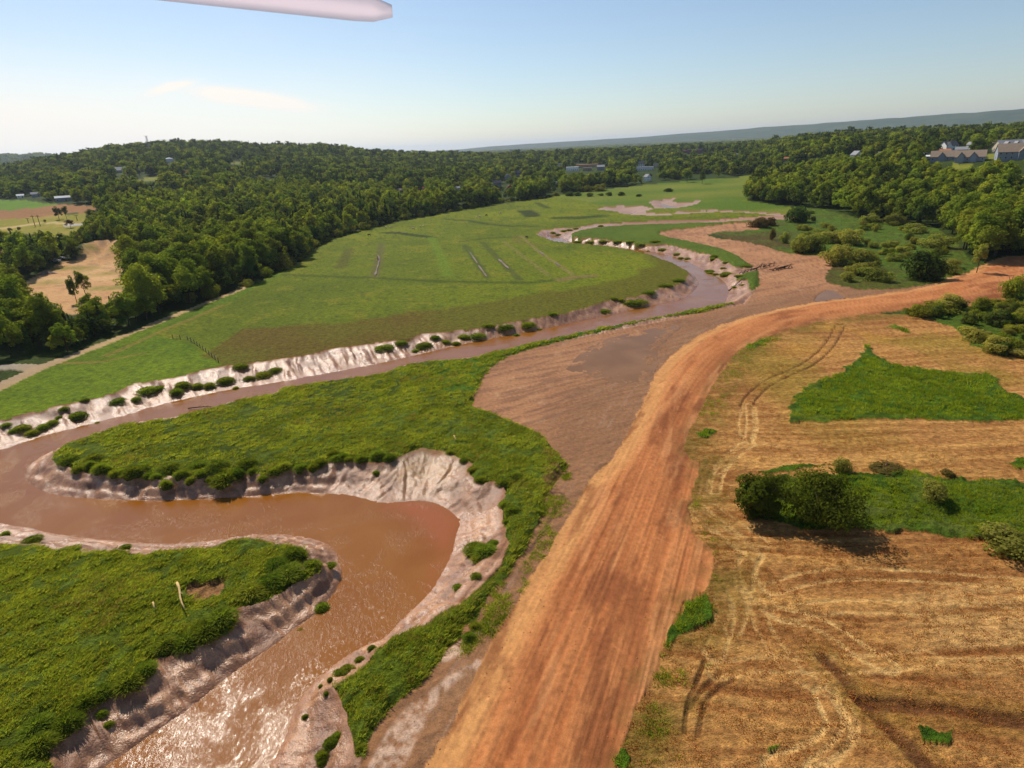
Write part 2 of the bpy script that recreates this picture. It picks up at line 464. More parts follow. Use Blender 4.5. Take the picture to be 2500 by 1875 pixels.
PIT = hpoly('Y1', [(200, 1400), (260, 1350), (400, 1290), (500, 1230), (700, 1130), (830, 1050), (1000, 1040), (1130, 1000), (1190, 940), (1400, 900), (1640, 890), (1690, 1000), (1790, 1220),
                   (1840, 1290), (1700, 1370), (1620, 1480), (1600, 1620), (1450, 1760), (900, 1760), (700, 1600), (450, 1500), (180, 1530)])
FIELD_G = hpoly('Y1', [(-400, 205), (0, 205), (330, 215), (600, 255), (850, 272), (700, 288), (300, 338), (0, 357), (-400, 380)])
FIELD_B = hpoly('Y1', [(-400, 380), (0, 357), (300, 338), (700, 288), (850, 272), (1300, 300), (1380, 345), (1180, 385), (970, 395), (720, 425), (300, 460), (0, 470), (-400, 480)])
FIELD_Y = hpoly('Y1', [(-400, 480), (0, 470), (300, 460), (720, 425), (1180, 385), (1160, 500), (1140, 560), (1060, 640), (930, 720), (640, 720), (400, 680), (200, 660), (0, 640), (-400, 700)])
LAWN = [hpoly('Y2', [(1540, 700), (1760, 690), (1720, 800), (1560, 820)]), hpoly('Y2', [(920, 880), (1320, 870), (1300, 940), (1080, 1010), (930, 980)]),
        hpoly('Y2', [(1990, 1190), (2080, 1110), (2300, 1080), (2300, 1180), (2100, 1200)]),
        hpoly('Z1', [(800, 350), (900, 325), (970, 322), (960, 340), (830, 352)]), hpoly('Z1', [(1370, 240), (1460, 232), (1455, 245), (1380, 250)])]
YTRK = [smoothline(hpoly('Y1', [(-300, 640), (0, 600), (300, 560), (520, 530), (700, 520), (950, 535)]), 2)]
WHITEP = hpoly('Y1', [(810, 578), (940, 548), (1060, 535), (1150, 520), (1140, 545), (1000, 572), (830, 585)])

# fan-shaped ground grid, finer where it is near
ths = np.concatenate([np.arange(-88, -53, 1.0), np.arange(-53, 53.01, .112), np.arange(54, 89, 1.0)])
rs = [10.0]
while rs[-1] < 34000:
    q = rs[-1]
    rs.append(q + (1.2 if q < 29 else max(.26, q * q / (CAM_H * 640), 0)))
rs = np.array(rs)
TH, R_ = np.meshgrid(np.radians(ths), rs)
X = (R_ * np.sin(TH)).ravel()
Y = (R_ * np.cos(TH)).ravel()
nr, nc = len(rs), len(ths)
NV = X.size
# class of every vertex, outlines roughened a little
wob = np.minimum(1.0, R_.ravel() / 250) * .5 + .35
wob = wob * .75
wx = X + (fbm(X, Y, 2.6, 3, 21) - .5) * 2.6 * wob
wy = Y + (fbm(X, Y, 2.6, 3, 31) - .5) * 2.6 * wob
FOREST, MEADOW, SOILC, BANK, MARSH, ROADK, STUBK, GREEN, PITC, FIELD, PATH, SCRUBC = range(12)
cls = np.zeros(NV, np.int8)
sub = np.zeros(NV, np.int8)
near = R_.ravel() < 1500
cls[inside(wx, wy, SCRUB)] = SCRUBC
cls[inside(wx, wy, RSHRUB)] = SCRUBC
cls[inside(wx, wy, G3)] = MEADOW
cls[inside(wx, wy, SOIL)] = SOILC
cls[inside(X, Y, CHAN)] = BANK
G_IN = []
for k, g in enumerate((G1, G2, G4, G5)):
    m = inside(wx, wy, g)
    cls[m] = MARSH
    sub[m] = k
g3in = inside(wx, wy, G3)
cls[g3in] = MEADOW
for f in FARMUD:
    m = inside(wx, wy, f)
    cls[m] = BANK
    sub[m] = 9
cls[inside(wx, wy, STUB)] = STUBK
for k, g in enumerate(GREENS):
    m = inside(X + (wx - X) * 2.2, Y + (wy - Y) * 2.2, g)
    cls[m] = GREEN
    sub[m] = k
cls[inside(wx, wy, ROAD)] = ROADK
cls[inside(wx, wy, PIT)] = PITC
for k, f in enumerate((FIELD_G, FIELD_B, FIELD_Y)):
    m = inside(X, Y, f)
    cls[m] = FIELD
    sub[m] = k
for f in LAWN:
    m = inside(X, Y, f)
    cls[m] = FIELD
    sub[m] = 3
zone = np.nonzero(near & (np.abs(TH.ravel()) < rad(56)))[0]
dtr = np.full(NV, 1e3)
sel = zone[(X[zone] < 0)]
dtr[sel] = np.minimum(pdist(X[sel], Y[sel], TRAIL, False), pdist(X[sel], Y[sel], TRAIL2, False))
trw = 1.6 + 1.5 * ss(190, 130, Y)
pm = (dtr < trw + (fbm(X, Y, 3, 2, 77) - .5) * .9)
cls[pm] = PATH
Z = hills(X, Y)
colr = np.zeros((NV, 3))
rough = np.full(NV, .9)
inriver = np.zeros(NV, bool)


def bank_shape():
    idx = np.nonzero((cls == BANK) & (sub != 9))[0]
    x, y = X[idx], Y[idx]
    dw, arc, _ = pdist(x, y, RIVER, True, True)
    inr = inside(x, y, RIVER)
    dg = np.full(len(idx), 1e3)
    for g in (G1, G2, G3, G4, G5, SOIL):
        dg = np.minimum(dg, pdist(x, y, g))
    t = dw / (dw + dg + .05)
    # gullies that run down the bank: noise along the arc length, wandering with height
    wv = (fbm(x, y, 5.0, 3, 41) - .5) * 3.0
    g1 = np.abs(vn((arc + wv) / 3.4, t * .8 + 3, 51) * 2 - 1)
    g2 = np.abs(vn((arc + wv * .7) / 1.25, t * 1.0 + 9, 52) * 2 - 1)
    g3 = np.abs(vn((arc + wv * .4) / .55, t * 2.0 + 5, 53) * 2 - 1)
    rel = (g1 - .45) * 1.05 + (g2 - .45) * .62 + (g3 - .45) * .3
    env = np.clip(4 * t * (1 - t), 0, 1) ** .7
    wid = np.clip((dw + dg) / 9, .25, 1)
    prof = .8 * t + .2 * ss(0, 1, t)
    # small terrace steps
    prof = prof + .05 * np.sin(t * 15 + (fbm(x, y, 9, 2, 61) - .5) * 9) * env
    z = WZ + (0.35 - WZ) * prof + rel * env * wid * .95 + (fbm(x, y, 1.3, 4, 71, .6) - .5) * .6 * env
    zb = WZ - .12 - np.minimum(1.4, dw * .16)
    wl = (fbm(x, y, 2.4, 3, 73) - .5) * .34
    z = np.where(inr, np.minimum(zb + np.maximum(wl, 0) * np.exp(-dw / 1.2) * 1.2, WZ + .12), np.maximum(z, WZ - .02 + .09 * np.minimum(dw, 3) + wl * np.exp(-dw / 2.0) * .7))
    Z[idx] = z
    inriver[idx] = inr
    # colours: silvery silt above, wet brown below, red-brown relief shade painted into the gullies
    dry, wet, gully_shade, olive = C(186, 136, 96), C(160, 106, 68), C(120, 74, 46), C(150, 122, 52)
    m1 = fbm(x, y, 4.0, 4, 81)
    c = lerp(dry[None] * (0.75 + .5 * m1[:, None]), gully_shade, np.maximum(np.clip((.34 - g1) * 2.6, 0, .75), np.clip((.22 - g2) * 3, 0, .5)))
    c = lerp(c, wet, np.clip(1 - t * 3.2, 0, 1) * .75)
    c = lerp(c, C(140, 92, 60), ss(.72, .98, t) * .55)
    # ochre staining on the outer bend
    ox, oy = gp(1060, 1150, -2)
    c = lerp(c, olive, np.exp(-((x - ox) ** 2 + (y - oy) ** 2) / 60) * .7 * fbm(x, y, 2, 3, 91))
    colr[idx] = np.where(inr[:, None], C(120, 70, 35), c)
    rough[idx] = np.clip(.12 + .45 * ss(.85, .98, t) + .32 * m1 + .25 * (g1 < .2), .14, .95)


bank_shape()
i9 = np.nonzero((cls == BANK) & (sub == 9))[0]
dmin = np.full(len(i9), 1e3)
for f in FARMUD:
    dmin = np.minimum(dmin, pdist(X[i9], Y[i9], f))
Z[i9] = -2.2 * ss(0, 16, dmin) + .1
colr[i9] = lerp(C(178, 138, 108), C(150, 105, 78), fbm(X[i9], Y[i9], 14, 3, 3))
rough[i9] = .5
DIRS = [(0, 0)]


def color_ground():
    def at(c):
        i = np.nonzero(cls == c)[0]
        return i, X[i], Y[i]
    # wood floor and everything far away: dark leaf green
    i, x, y = at(FOREST)
    n = fbm(x, y, 30, 4, 1)
    n2 = fbm(x, y, 400, 4, 2)
    c = lerp(C(44, 58, 22), C(70, 84, 32), n)
    far = ss(1800, 4000, np.hypot(x, y))
    c = lerp(c, lerp(C(52, 70, 30), C(74, 88, 40), n2), far)
    colr[i] = c
    Z[i] += (n - .5) * 1.2 + np.where(far > 0, (n2 - .5) * 8 * far, 0)
    # meadow
    i, x, y = at(MEADOW)
    n1, n2, n3 = fbm(x, y, 46, 4, 5), fbm(x, y, 7, 4, 6), fbm(x, y, 1.6, 3, 7)
    c = lerp(C(92, 106, 12), C(122, 130, 18), np.clip(n1 * 1.5 - .25, 0, 1))
    c = lerp(c, C(138, 132, 34), np.clip(n2 * 2.6 - 1.45, 0, .5))
    c = lerp(c, C(70, 86, 22), np.clip(n3 * 3 - 1.7, 0, .6))
    band = pdist(x, y, poly('S', [(-400, 1120)] + [(p, q) for p, q in G3e[::-1] if p < 1700 and q > 650][:-1]), False)
    BB = smoothline(poly('Z2', [(-650, 1240), (-400, 1235), (0, 1210), (600, 1130), (1100, 1050), (1700, 960), (1960, 870), (1900, 780), (1500, 730), (1150, 690)]), 3)
    db, ab, sb = pdist(x, y, BB, False, True)
    lowside = -db * sb
    wide = np.clip(lowside + (n2 - .5) * 9, -20, 60)
    browny = ss(-2.5, 3.5, wide) * (x > gp(500, 870)[0]) * ss(330, 285, y)
    c = lerp(c, lerp(C(104, 84, 28), C(98, 98, 20), np.clip(n1 * 2.4 - .9 + n2 * .5, 0, .8)), browny * .9)
    for q, (w, s, colx, am) in {  # (half-width, softness, colour, amount)
            ((-650, 900), (0, 925), (300, 935), (700, 955), (1200, 965), (1480, 935), (1600, 925)): (1.1, 2, C(66, 82, 20), .7),
            ((340, 660), (480, 670), (620, 690)): (2.6, 2, C(50, 66, 18), .9),
            ((620, 690), (645, 740), (680, 800), (720, 920)): (1.2, 2.4, C(108, 134, 30), .6),
            ((700, 580), (850, 590), (960, 610), (1100, 622), (1250, 622)): (1.5, 3, C(58, 72, 20), .8),
            ((800, 715), (950, 695), (1110, 688)): (1.2, 2, C(60, 76, 20), .7),
            ((1390, 572), (1500, 573), (1620, 562)): (4.5, 6, C(52, 66, 20), .9),
            ((1185, 530), (1210, 545), (1230, 560)): (4.5, 4, C(48, 60, 20), .9),
            ((130, 760), (80, 870)): (1.4, 3, C(88, 84, 34), .6),
            ((1250, 480), (1320, 512)): (1.5, 3, C(56, 70, 20), .8),
            ((820, 735), (960, 930)): (1.0, 1.6, C(80, 92, 34), .8),
            ((930, 720), (1025, 820), (1085, 880), (1150, 945)): (.9, 1.6, C(84, 92, 34), .8),
            ((1050, 710), (1180, 810), (1330, 920)): (.4, 1.0, C(136, 122, 70), .55),
            ((1160, 680), (1260, 770), (1380, 850), (1470, 915)): (.5, 1.0, C(140, 122, 74), .65),
            ((1400, 945), (1480, 930), (1590, 922)): (1.6, 2, C(140, 116, 72), .7),
            ((325, 730), (310, 810), (280, 930)): (1.2, 2, C(104, 100, 54), .7),
            ((1130, 680), (1140, 720), (1300, 740)): (1.6, 2, C(112, 100, 48), .5),
            ((600, 1180), (700, 1172)): (1.2, 1.5, C(150, 122, 76), 0),
            }.items():
        dd = pdist(x, y, poly('Z2', list(q)), False) + (n2 - .5) * 1.6
        c = lerp(c, colx, (1 - ss(w, w + s, dd)) * am)
    # greener tongue between the path and the fence
    TG = poly('Z1', [(-900, 1990), (0, 1600), (300, 1460), (700, 1310), (1220, 1100), (1400, 1030), (1560, 960), (1760, 870), (1640, 950), (1330, 1100), (940, 1270), (1120, 1320), (1330, 1455), (700, 1640), (0, 1830), (-900, 2100)])
    mt = inside(x + (n2 - .5) * 6, y, TG)
    cg = lerp(C(84, 110, 12), C(112, 132, 18), np.clip(n1 * 1.2 + n2 * .6 - .4, 0, 1))
    cg = lerp(cg, C(72, 98, 20), np.clip(n3 * 3 - 1.6, 0, .6))
    c = lerp(c, cg, mt * .95)
    for q, w in ((poly('Z1', [(640, 1400), (830, 1320), (1000, 1240), (1200, 1160), (1330, 1100)]), 1.0), (SPUR, .9)):
        dd = pdist(x, y, q, False) + (n2 - .5)
        c = lerp(c, C(150, 118, 60), (1 - ss(w * .5, w * 1.5, dd)) * .6)
    # farther flats beyond the pasture are fresher
    FL = poly('S', [(1360, 476), (1471, 463), (1600, 449), (1734, 439), (1848, 433), (1824, 492), (1930, 505), (1930, 522), (1740, 515), (1640, 512), (1560, 505), (1480, 500), (1420, 492)])
    mf = inside(x + (n1 - .5) * 20, y + (n2 - .5) * 20, FL)
    cf = lerp(C(88, 114, 28), C(124, 130, 44), np.clip(fbm(x, y, 60, 3, 8) * 2.2 - .6, 0, 1))
    c = lerp(c, cf, mf * .9)
    colr[i] = c
    Z[i] += .25 + (n3 - .5) * .35 + (n2 - .5) * .3
    # marsh grass
    i, x, y = at(MARSH)
    s_ = sub[i]
    n1, n2, n3 = fbm(x, y, 13, 4, 15), fbm(x, y, 3.4, 4, 16), fbm(x, y, .8, 3, 17)
    wind = fbm(x * .55 + y * .83, (y * .55 - x * .83) * 3.2, 3.0, 4, 18)
    c = lerp(C(70, 84, 14), C(100, 114, 20), np.clip(n1 * 1.6 - .35, 0, 1))
    c = lerp(c, C(104, 124, 44), np.clip(wind * 2.6 - 1.25, 0, .65))
    c = lerp(c, C(112, 130, 36), np.clip(n2 * 3 - 1.95, 0, .5))
    c = lerp(c, C(64, 70, 22), np.clip(1.1 - wind * 3.0, 0, .6))
    bare = poly('Z5', [(1180, 500), (1280, 480), (1470, 455), (1500, 500), (1450, 570), (1340, 600), (1280, 600), (1270, 540)])
    mb = inside(x + (n2 - .5) * 2, y + (n3 - .5) * 2, bare)
    c = lerp(c, C(168, 124, 80), mb * 1.0)
    brt = (s_ >= 2)
    c = lerp(c, lerp(C(80, 104, 26), C(108, 126, 36), n1), brt * .9)
    strip = inside(x, y, poly('S', [(1810, 730), (1500, 780), (1250, 840), (1060, 880), (1060, 960), (1180, 960), (1180, 900), (1320, 855), (1810, 755)]))
    c = lerp(c, lerp(C(70, 104, 20), C(100, 132, 28), n2), strip * .8)
    for q in (poly('Z6', [(1320, 680), (1325, 520), (1340, 380)]), poly('Z6', [(1375, 600), (1380, 520), (1385, 430)])):
        c = lerp(c, C(128, 98, 54), (1 - ss(.5, 1.1, pdist(x, y, q, False))) * .9)
    colr[i] = c
    edge = np.minimum.reduce([pdist(x, y, g) for g in (G1, G2, G4, G5)])
    hgt = .15 + .55 * ss(0, 1.3, edge)
    Z[i] += hgt + (wind - .5) * .5 + (n2 - .5) * .55 + (n3 - .5) * .4 - .6 * mb
    # soil, tracked by machines
    i, x, y = at(SOILC)
    n1, n2, n3 = fbm(x, y, 12, 4, 25), fbm(x, y, 3, 4, 26), fbm(x, y, .7, 3, 27)
    _, arc, sd = pdist(x, y, ROADC, False, True)
    dl = pdist(x, y, ROADC, False)
    st = fbm(dl * 3.0, arc * .16, 2.0, 4, 28)
    sw = (fbm(x, y, 40, 2, 24) - .5) * 14
    st2 = fbm((x * .9 + y * .42) * .16, (y * .9 - x * .42) * 1.8 + sw, 1.7, 4, 29, .6)
    c = lerp(C(150, 100, 62), C(184, 132, 88), n1)
    c = lerp(c, C(100, 64, 42), np.clip(st2 * 4 - 2.0, 0, .5))
    c = lerp(c, C(182, 138, 98), np.clip(n2 * 3 - 1.9, 0, .5))
    nr_ = ss(26, 14, dl)
    c = lerp(c, lerp(C(138, 96, 62), C(120, 84, 50), st), nr_ * .6)
    c = lerp(c, C(160, 124, 100), np.clip(st * 3 - 1.9, 0, .6) * nr_)
    for q, w_ in ((((950, 1370), (1100, 1120), (1250, 850), (1420, 640), (1600, 520), (1720, 470)), .9), (((780, 1370), (1000, 1000), (1200, 780)), .5), (((1420, 410), (1600, 260), (1800, 100)), .6)):
        dd = pdist(x, y, smoothline(poly('Y7', list(q)), 2), False) + (n2 - .5) * 1.2
        c = lerp(c, C(206, 172, 146), (1 - ss(w_ * .5, w_ * 1.3, dd)) * np.clip(n3 * 3 - .9, 0, .85))
    for q in (((1180, 960), (1290, 800), (1380, 640)), ):
        d2 = smoothline(poly('Z6', list(q)), 2)
        dd, aa, s2 = pdist(x, y, d2, False, True)
        c = lerp(c, C(92, 60, 40), (1 - ss(.15, .4, np.abs(dd - .9))) * .8)
    up_ = ss(170, 230, y)
    c = lerp(c, c * 1.12, up_)
    colr[i] = c
    rough[i] = .82
    Z[i] += .12 + (n2 - .5) * .25 + (st2 - .5) * .2 + (n3 - .5) * .14
    dp = np.minimum(pdist(x, y, PUDDLE), 30)
    Z[i] -= np.where(inside(x, y, PUDDLE), .10 + .32 * ss(0, 7, dp), .14 * (1 - ss(0, 5, dp)))
    inp = inside(x, y, POND)
    Z[i] -= np.where(inp, .35, 0)
    # road of red earth
    i, x, y = at(ROADK)
    dl, arc, sd = pdist(x, y, ROADC, False, True)
    lat = -dl * sd                                        # right positive
    edgeL = pdist(x, y, poly('S', road_l), False)
    n1, n2, n3 = fbm(x, y, 9, 4, 35), fbm(x, y, 2.2, 4, 36), fbm(x, y, .5, 3, 37)
    st = fbm(lat * 2.2, arc * .05, 1.6, 4, 38)
    st2 = fbm(lat * 6.0, arc * .10, 1.6, 3, 39)
    c = lerp(C(184, 110, 62), C(206, 138, 84), np.clip(st * 1.1 + n1 * .5 - .3, 0, 1))
    c = lerp(c, C(144, 84, 46), np.clip(st2 * 3.2 - 1.75, 0, .26))
    rs_ = ss(1, 7, lat)
    patch = fbm(lat * .9, arc * .22, 4.0, 4, 40)
    c = lerp(c, C(136, 78, 46), np.clip(patch * 4.2 - 1.9, 0, .9) * (.35 + .6 * rs_))
    c = lerp(c, C(194, 142, 94), np.clip(fbm(lat * 1.4, arc * .16, 2.5, 3, 42) * 3.4 - 2.1, 0, .75) * rs_)
    emb = 1 - ss(2.0, 4.6, edgeL + (n2 - .5) * 1.2)
    c = lerp(c, lerp(C(190, 134, 80), C(210, 156, 96), n2), emb * .85)
    c = lerp(c, c * .86, np.clip(n3 * 3 - 1.6, 0, 1))
    tread = (vn(arc * 1.6, lat * .4, 43) > .5) * (np.abs(((lat * .55) % 1) - .5) < .13)
    c = lerp(c, c * .84, tread * .6)
    edgeR = pdist(x, y, poly('S', road_r), False)
    clod = fbm(x, y, .45, 3, 46)
    c = c * (.86 + .28 * clod[:, None])
    c = lerp(c, lerp(C(136, 92, 50), C(150, 106, 58), n1), np.clip((1 - ss(0, 3.5, edgeR)) * (n2 * 2.6 - .7), 0, .85))
    c = lerp(c, C(130, 74, 44), np.clip(fbm(lat * 1.1, arc * .3, 3.0, 4, 58, .6) * 5 - 2.95, 0, .65))
    c = lerp(c, C(212, 148, 94), np.clip(fbm(lat * 1.5, arc * .18, 2.4, 4, 59) * 5 - 3.05, 0, .5))
    colr[i] = c
    Z[i] += .15 + .55 * ss(0, 4.5, edgeL) * ss(0, 7, edgeR) + (clod - .5) * .1 + (st2 - .5) * .16 + (n2 - .5) * .12 + (st - .5) * .2
    # stubble
    i, x, y = at(STUBK)
    p0, p1 = np.array(gp(1900, 1045)), np.array(gp(2500, 1045))
    u = (p1 - p0) / np.linalg.norm(p1 - p0)
    al, ac = x * u[0] + y * u[1], -x * u[1] + y * u[0]
    ac = ac + 2.5 * np.sin(al / 22) + (fbm(x, y, 30, 2, 44) - .5) * 8
    n1, n2, n3 = fbm(x, y, 16, 4, 45), fbm(x, y, 3, 4, 46), fbm(x, y, .55, 3, 47)
    row = fbm(al * .055, ac * 1.0, .95, 3, 48)
    row2 = fbm(al * .03, ac * .5, 1.6, 3, 49)
    c = lerp(C(156, 104, 56), C(202, 150, 84), np.clip(row * 2.0 - .5, 0, 1))
    c = lerp(c, C(138, 88, 46), np.clip(n1 * 2.6 - 1.4, 0, .32))
    c = lerp(c, C(208, 156, 86), np.clip(row2 * 3.6 - 2.1, 0, .45))
    c = lerp(c, C(142, 126, 40), np.clip(fbm(x, y, 20, 3, 50) * 3.2 - 1.75, 0, .55) * ss(60, 130, y))
    c = lerp(c, C(206, 160, 52), np.clip(fbm(x, y, 18, 3, 53) * 3.4 - 1.8, 0, .6) * ss(120, 170, y))
    c = lerp(c, c * .68, np.clip(n3 * 3 - 1.55, 0, .9))
    c = lerp(c, c * 1.25, np.clip(n3 * -3 + 1.2, 0, .6))
    wy_ = poly('Z8', [(1750, 520), (1950, 470), (2300, 520), (2300, 800), (1950, 760), (1800, 640)])
    c = lerp(c, C(212, 168, 104), (1 - ss(0, 7, np.where(inside(x, y, wy_), 0, pdist(x, y, wy_)))) * np.clip(row * 2.6 - .9, 0, .6))
    dz = (row - .5) * .28 + (n2 - .5) * .2 + (n3 - .5) * .16

    def track(pts, tag, colx, w=.32, gauge=1.9, am=.8, dep=.1, pair=True):
        nonlocal c, dz
        P = smoothline(poly(tag, pts), 3)
        d, aa, s2 = pdist(x, y, P, False, True)
        w = w * .62
        ww = (n2 - .5) * .16
        k = np.abs(d - gauge / 2) if pair else d
        m = (1 - ss(w * .6, w * 1.5, k + ww)) * (.45 + .9 * fbm(x, y, 2.5, 2, 54)) * am
        m = np.clip(m, 0, 1)
        c = lerp(c, colx, m)
        dz = dz - dep * m
    LT, DK = C(222, 178, 110), C(96, 64, 40)
    track([(1110, 110), (1050, 230), (920, 350), (690, 440), (570, 540), (545, 600)], 'Z7', DK, .3, 2.2, 1.0, .22)
    track([(560, 590), (572, 700), (560, 780), (545, 810)], 'Z7', LT, .35, 1.2)
    track([(530, 590), (500, 680), (500, 760), (560, 830), (600, 780), (612, 700), (600, 600)], 'Z7', LT, .35, .1)
    track([(560, 815), (450, 905), (370, 980), (345, 1100)], 'Z7', LT, .35, 2.0)
    track([(360, 930), (310, 1000), (295, 1120)], 'Z7', LT, .35, 1.6)
    track([(720, 830), (600, 810), (450, 900), (360, 1000)], 'Z7', LT, .3, 1.0, .5)
    track([(250, 1200), (400, 1330), (560, 1460), (600, 1490), (530, 1570), (530, 1680)], 'Z7', LT, .4, 2.1)
    track([(330, 1200), (480, 1310), (640, 1420)], 'Z7', LT, .35, 1.9, .7)
    track([(490, 800), (430, 950), (390, 1050), (378, 1190)], 'Z8', DK, .26, .05, .85, .2)
    track([(650, 905), (540, 960), (475, 1060), (452, 1210)], 'Z8', DK, .3, .05, .85, .2)
    track([(570, 870), (470, 960), (410, 1060)], 'Z8', DK, .34, .05, .8, .2)
    track([(1140, 1000), (1190, 1100), (1220, 1190), (1140, 1290), (870, 1380)], 'Z8', LT, .45, 2.0, .9)
    track([(1220, 1030), (1280, 1130), (1250, 1250), (1080, 1390)], 'Z8', LT, .4, 1.2, .8)
    track([(740, 240), (705, 320), (760, 440), (860, 550), (1050, 585), (1180, 640), (1350, 770), (1470, 830)], 'Z8', LT, .42, 2.0, .85)
    track([(450, 10), (640, 160), (760, 240)], 'Z8', LT, .4, 2.0, .8)
    track([(560, 420), (610, 520), (580, 640), (540, 760)], 'Z8', LT, .38, 1.9, .7)
    track([(640, 420), (680, 520), (640, 640)], 'Z8', LT, .35, 1.8, .6)
    track([(770, 500), (800, 640), (900, 780), (1000, 900), (1150, 960)], 'Z8', LT, .35, 1.7, .55)
    track([(560, 860), (820, 820), (1150, 835), (1450, 815), (1700, 790)], 'Z8', LT, .4, 2.0, .6)
    track([(850, 420), (1050, 350), (1300, 330), (1700, 350), (2212, 390)], 'Z8', LT, .4, 2.0, .7)
    track([(900, 560), (1200, 510), (1600, 520), (2300, 560)], 'Z8', LT, .4, 2.0, .6)
    track([(640, 265), (560, 272), (540, 315), (670, 312)], 'Z8', DK, .22, .05, .7, .12)
    for q in (((1135, 795), (1200, 860), (1260, 930), (1330, 1010), (1430, 1110), (1500, 1190), (1600, 1270), (1720, 1400)), ((1340, 1020), (1500, 1048), (1700, 1060), (1900, 1090), (2330, 1150))):
        P = smoothline(poly('Z8', list(q)), 2)
        d = pdist(x, y, P, False)
        wv = .55 + .7 * (fbm(x, y, 3.5, 2, 57) - .35)
        m = 1 - ss(wv * .5, wv * 1.4 + .2, d + (n2 - .5) * .8)
        c = lerp(c, C(96, 60, 36), m * .85)
        c = lerp(c, C(150, 120, 50), (np.exp(-((d - 1.5) / .7) ** 2)) * .5 * n1)
        dz = dz - .32 * m
    for k in range(26):                                # long wheel marks along the swaths
        a0 = 95 + k * 5.1
        P = np.array([(xx, a0 + 2.2 * math.sin(xx / 28 + k) + .12 * xx) for xx in np.linspace(40, 190, 14)])
    eg = pdist(x, y, ROAD)
    c = lerp(c, lerp(C(150, 90, 50), C(168, 110, 64), n2), np.clip((1 - ss(0, 4.5, eg)) * (n2 * 3 - .9), 0, .9))
    c = lerp(c, lerp(C(140, 104, 48), C(108, 104, 36), n1), np.clip((1 - ss(1.5, 8, eg)) * (n2 * 2.2 - .55), 0, .8))
    colr[i] = c
    Z[i] += .1 + dz
    # green crops and weeds left in the stubble
    i, x, y = at(GREEN)
    s_ = sub[i]
    al, ac = x * u[0] + y * u[1], -x * u[1] + y * u[0]
    n1, n2, n3 = fbm(x, y, 8, 4, 65), fbm(x, y, 2.2, 4, 66), fbm(x, y, .6, 3, 67)
    row = fbm(al * .06, ac * 1.1, 1.4, 3, 68)
    c = lerp(C(62, 92, 16), C(96, 124, 24), np.clip(row * 1.6 - .3, 0, 1))
    c = lerp(c, C(130, 134, 36), np.clip(n1 * 3 - 1.8, 0, .5))
    c = lerp(c, C(48, 70, 14), np.clip(n2 * 3 - 1.6, 0, .6))
    p2 = s_ == 1
    c = lerp(c, lerp(C(74, 92, 26), C(110, 120, 46), np.clip(n2 * 2 - .5, 0, 1)), p2 * np.clip(n1 * 2.5 - .7, 0, .9))
    colr[i] = c
    Z[i] += .3 + (row - .5) * .4 + (n2 - .5) * (.4 + .9 * p2) + (n3 - .5) * .35
    # gravel pit
    i, x, y = at(PITC)
    n1, n2 = fbm(x, y, 14, 4, 75), fbm(x, y, 3, 3, 76)
    c = lerp(C(188, 138, 88), C(212, 172, 120), n1)
    c = lerp(c, C(150, 120, 92), np.clip(n2 * 3 - 1.7, 0, .7))
    c = lerp(c, C(122, 124, 40), np.clip(fbm(x, y, 18, 3, 78) * 4 - 2.5, 0, .8))
    dpit = pdist(x, y, poly('Y1', [(1150, 1000), (1400, 920), (1640, 890), (1700, 1000)]), False)
    colr[i] = c
    Z[i] += (n2 - .5) * .5
    # fields on the left rise, lawns
    i, x, y = at(FIELD)
    n1, n2 = fbm(x, y, 20, 3, 85), fbm(x, y, 4, 3, 86)
    base = np.array([C(96, 128, 30), C(150, 108, 68), C(138, 132, 44), C(126, 128, 46)])[sub[i]]
    c = base * (.85 + .3 * n1[:, None])
    c = lerp(c, C(168, 140, 74), np.where(sub[i] == 2, np.clip(n1 * 3 - 1.6, 0, .8), 0))
    for q in YTRK:
        c = lerp(c, C(196, 170, 116), 1 - ss(2, 5, pdist(x, y, q, False)))
    c = lerp(c, C(176, 176, 178), inside(x, y, WHITEP) * 1.0)
    colr[i] = c
    # gravel path
    i, x, y = at(PATH)
    n1, n2 = fbm(x, y, 5, 4, 95), fbm(x, y, .8, 3, 96)
    grey = ss(-118, -140, x)
    c = lerp(lerp(C(190, 160, 112), C(166, 134, 90), n1), lerp(C(142, 132, 118), C(164, 152, 136), n1), grey)
    colr[i] = c * (.85 + .3 * n2[:, None])
    Z[i] += .3 + (n2 - .5) * .06
    # scrubland
    i, x, y = at(SCRUBC)
    n1, n2, n3 = fbm(x, y, 22, 4, 105), fbm(x, y, 5, 4, 106), fbm(x, y, 1.2, 3, 107)
    c = lerp(C(92, 80, 38), C(84, 106, 28), np.clip(n1 * 2.6 - .95 + .9 * ss(120, 190, x), 0, 1))
    c = lerp(c, C(96, 130, 26), np.clip(n2 * 3 - 1.7, 0, .6) * ss(100, 160, x))
    c = lerp(c, C(70, 58, 30), np.clip(n3 * 3 - 1.7, 0, .6))
    rs2 = inside(x, y, RSHRUB)
    c = lerp(c, lerp(C(66, 92, 20), C(94, 118, 28), n2), rs2 * .85)
    colr[i] = c
    Z[i] += .2 + (n2 - .5) * .8 + (n3 - .5) * .5


color_ground()
_m = np.nonzero((X < -60) & (Y > 150) & (Y < 420))[0]
Z[_m] += 6.5 * np.exp(-(pdist(X[_m], Y[_m], hpoly('Y1', [(1150, 960), (1400, 900), (1640, 890), (1710, 960)]), False) / 9) ** 2)

# ------------------------------------------------------------------ materials


def new_mat(name):
    m = bpy.data.materials.new(name)
    m.use_nodes = True
    t = m.node_tree
    t.nodes.clear()
    out = N(t, 'ShaderNodeOutputMaterial')
    return m, t, out


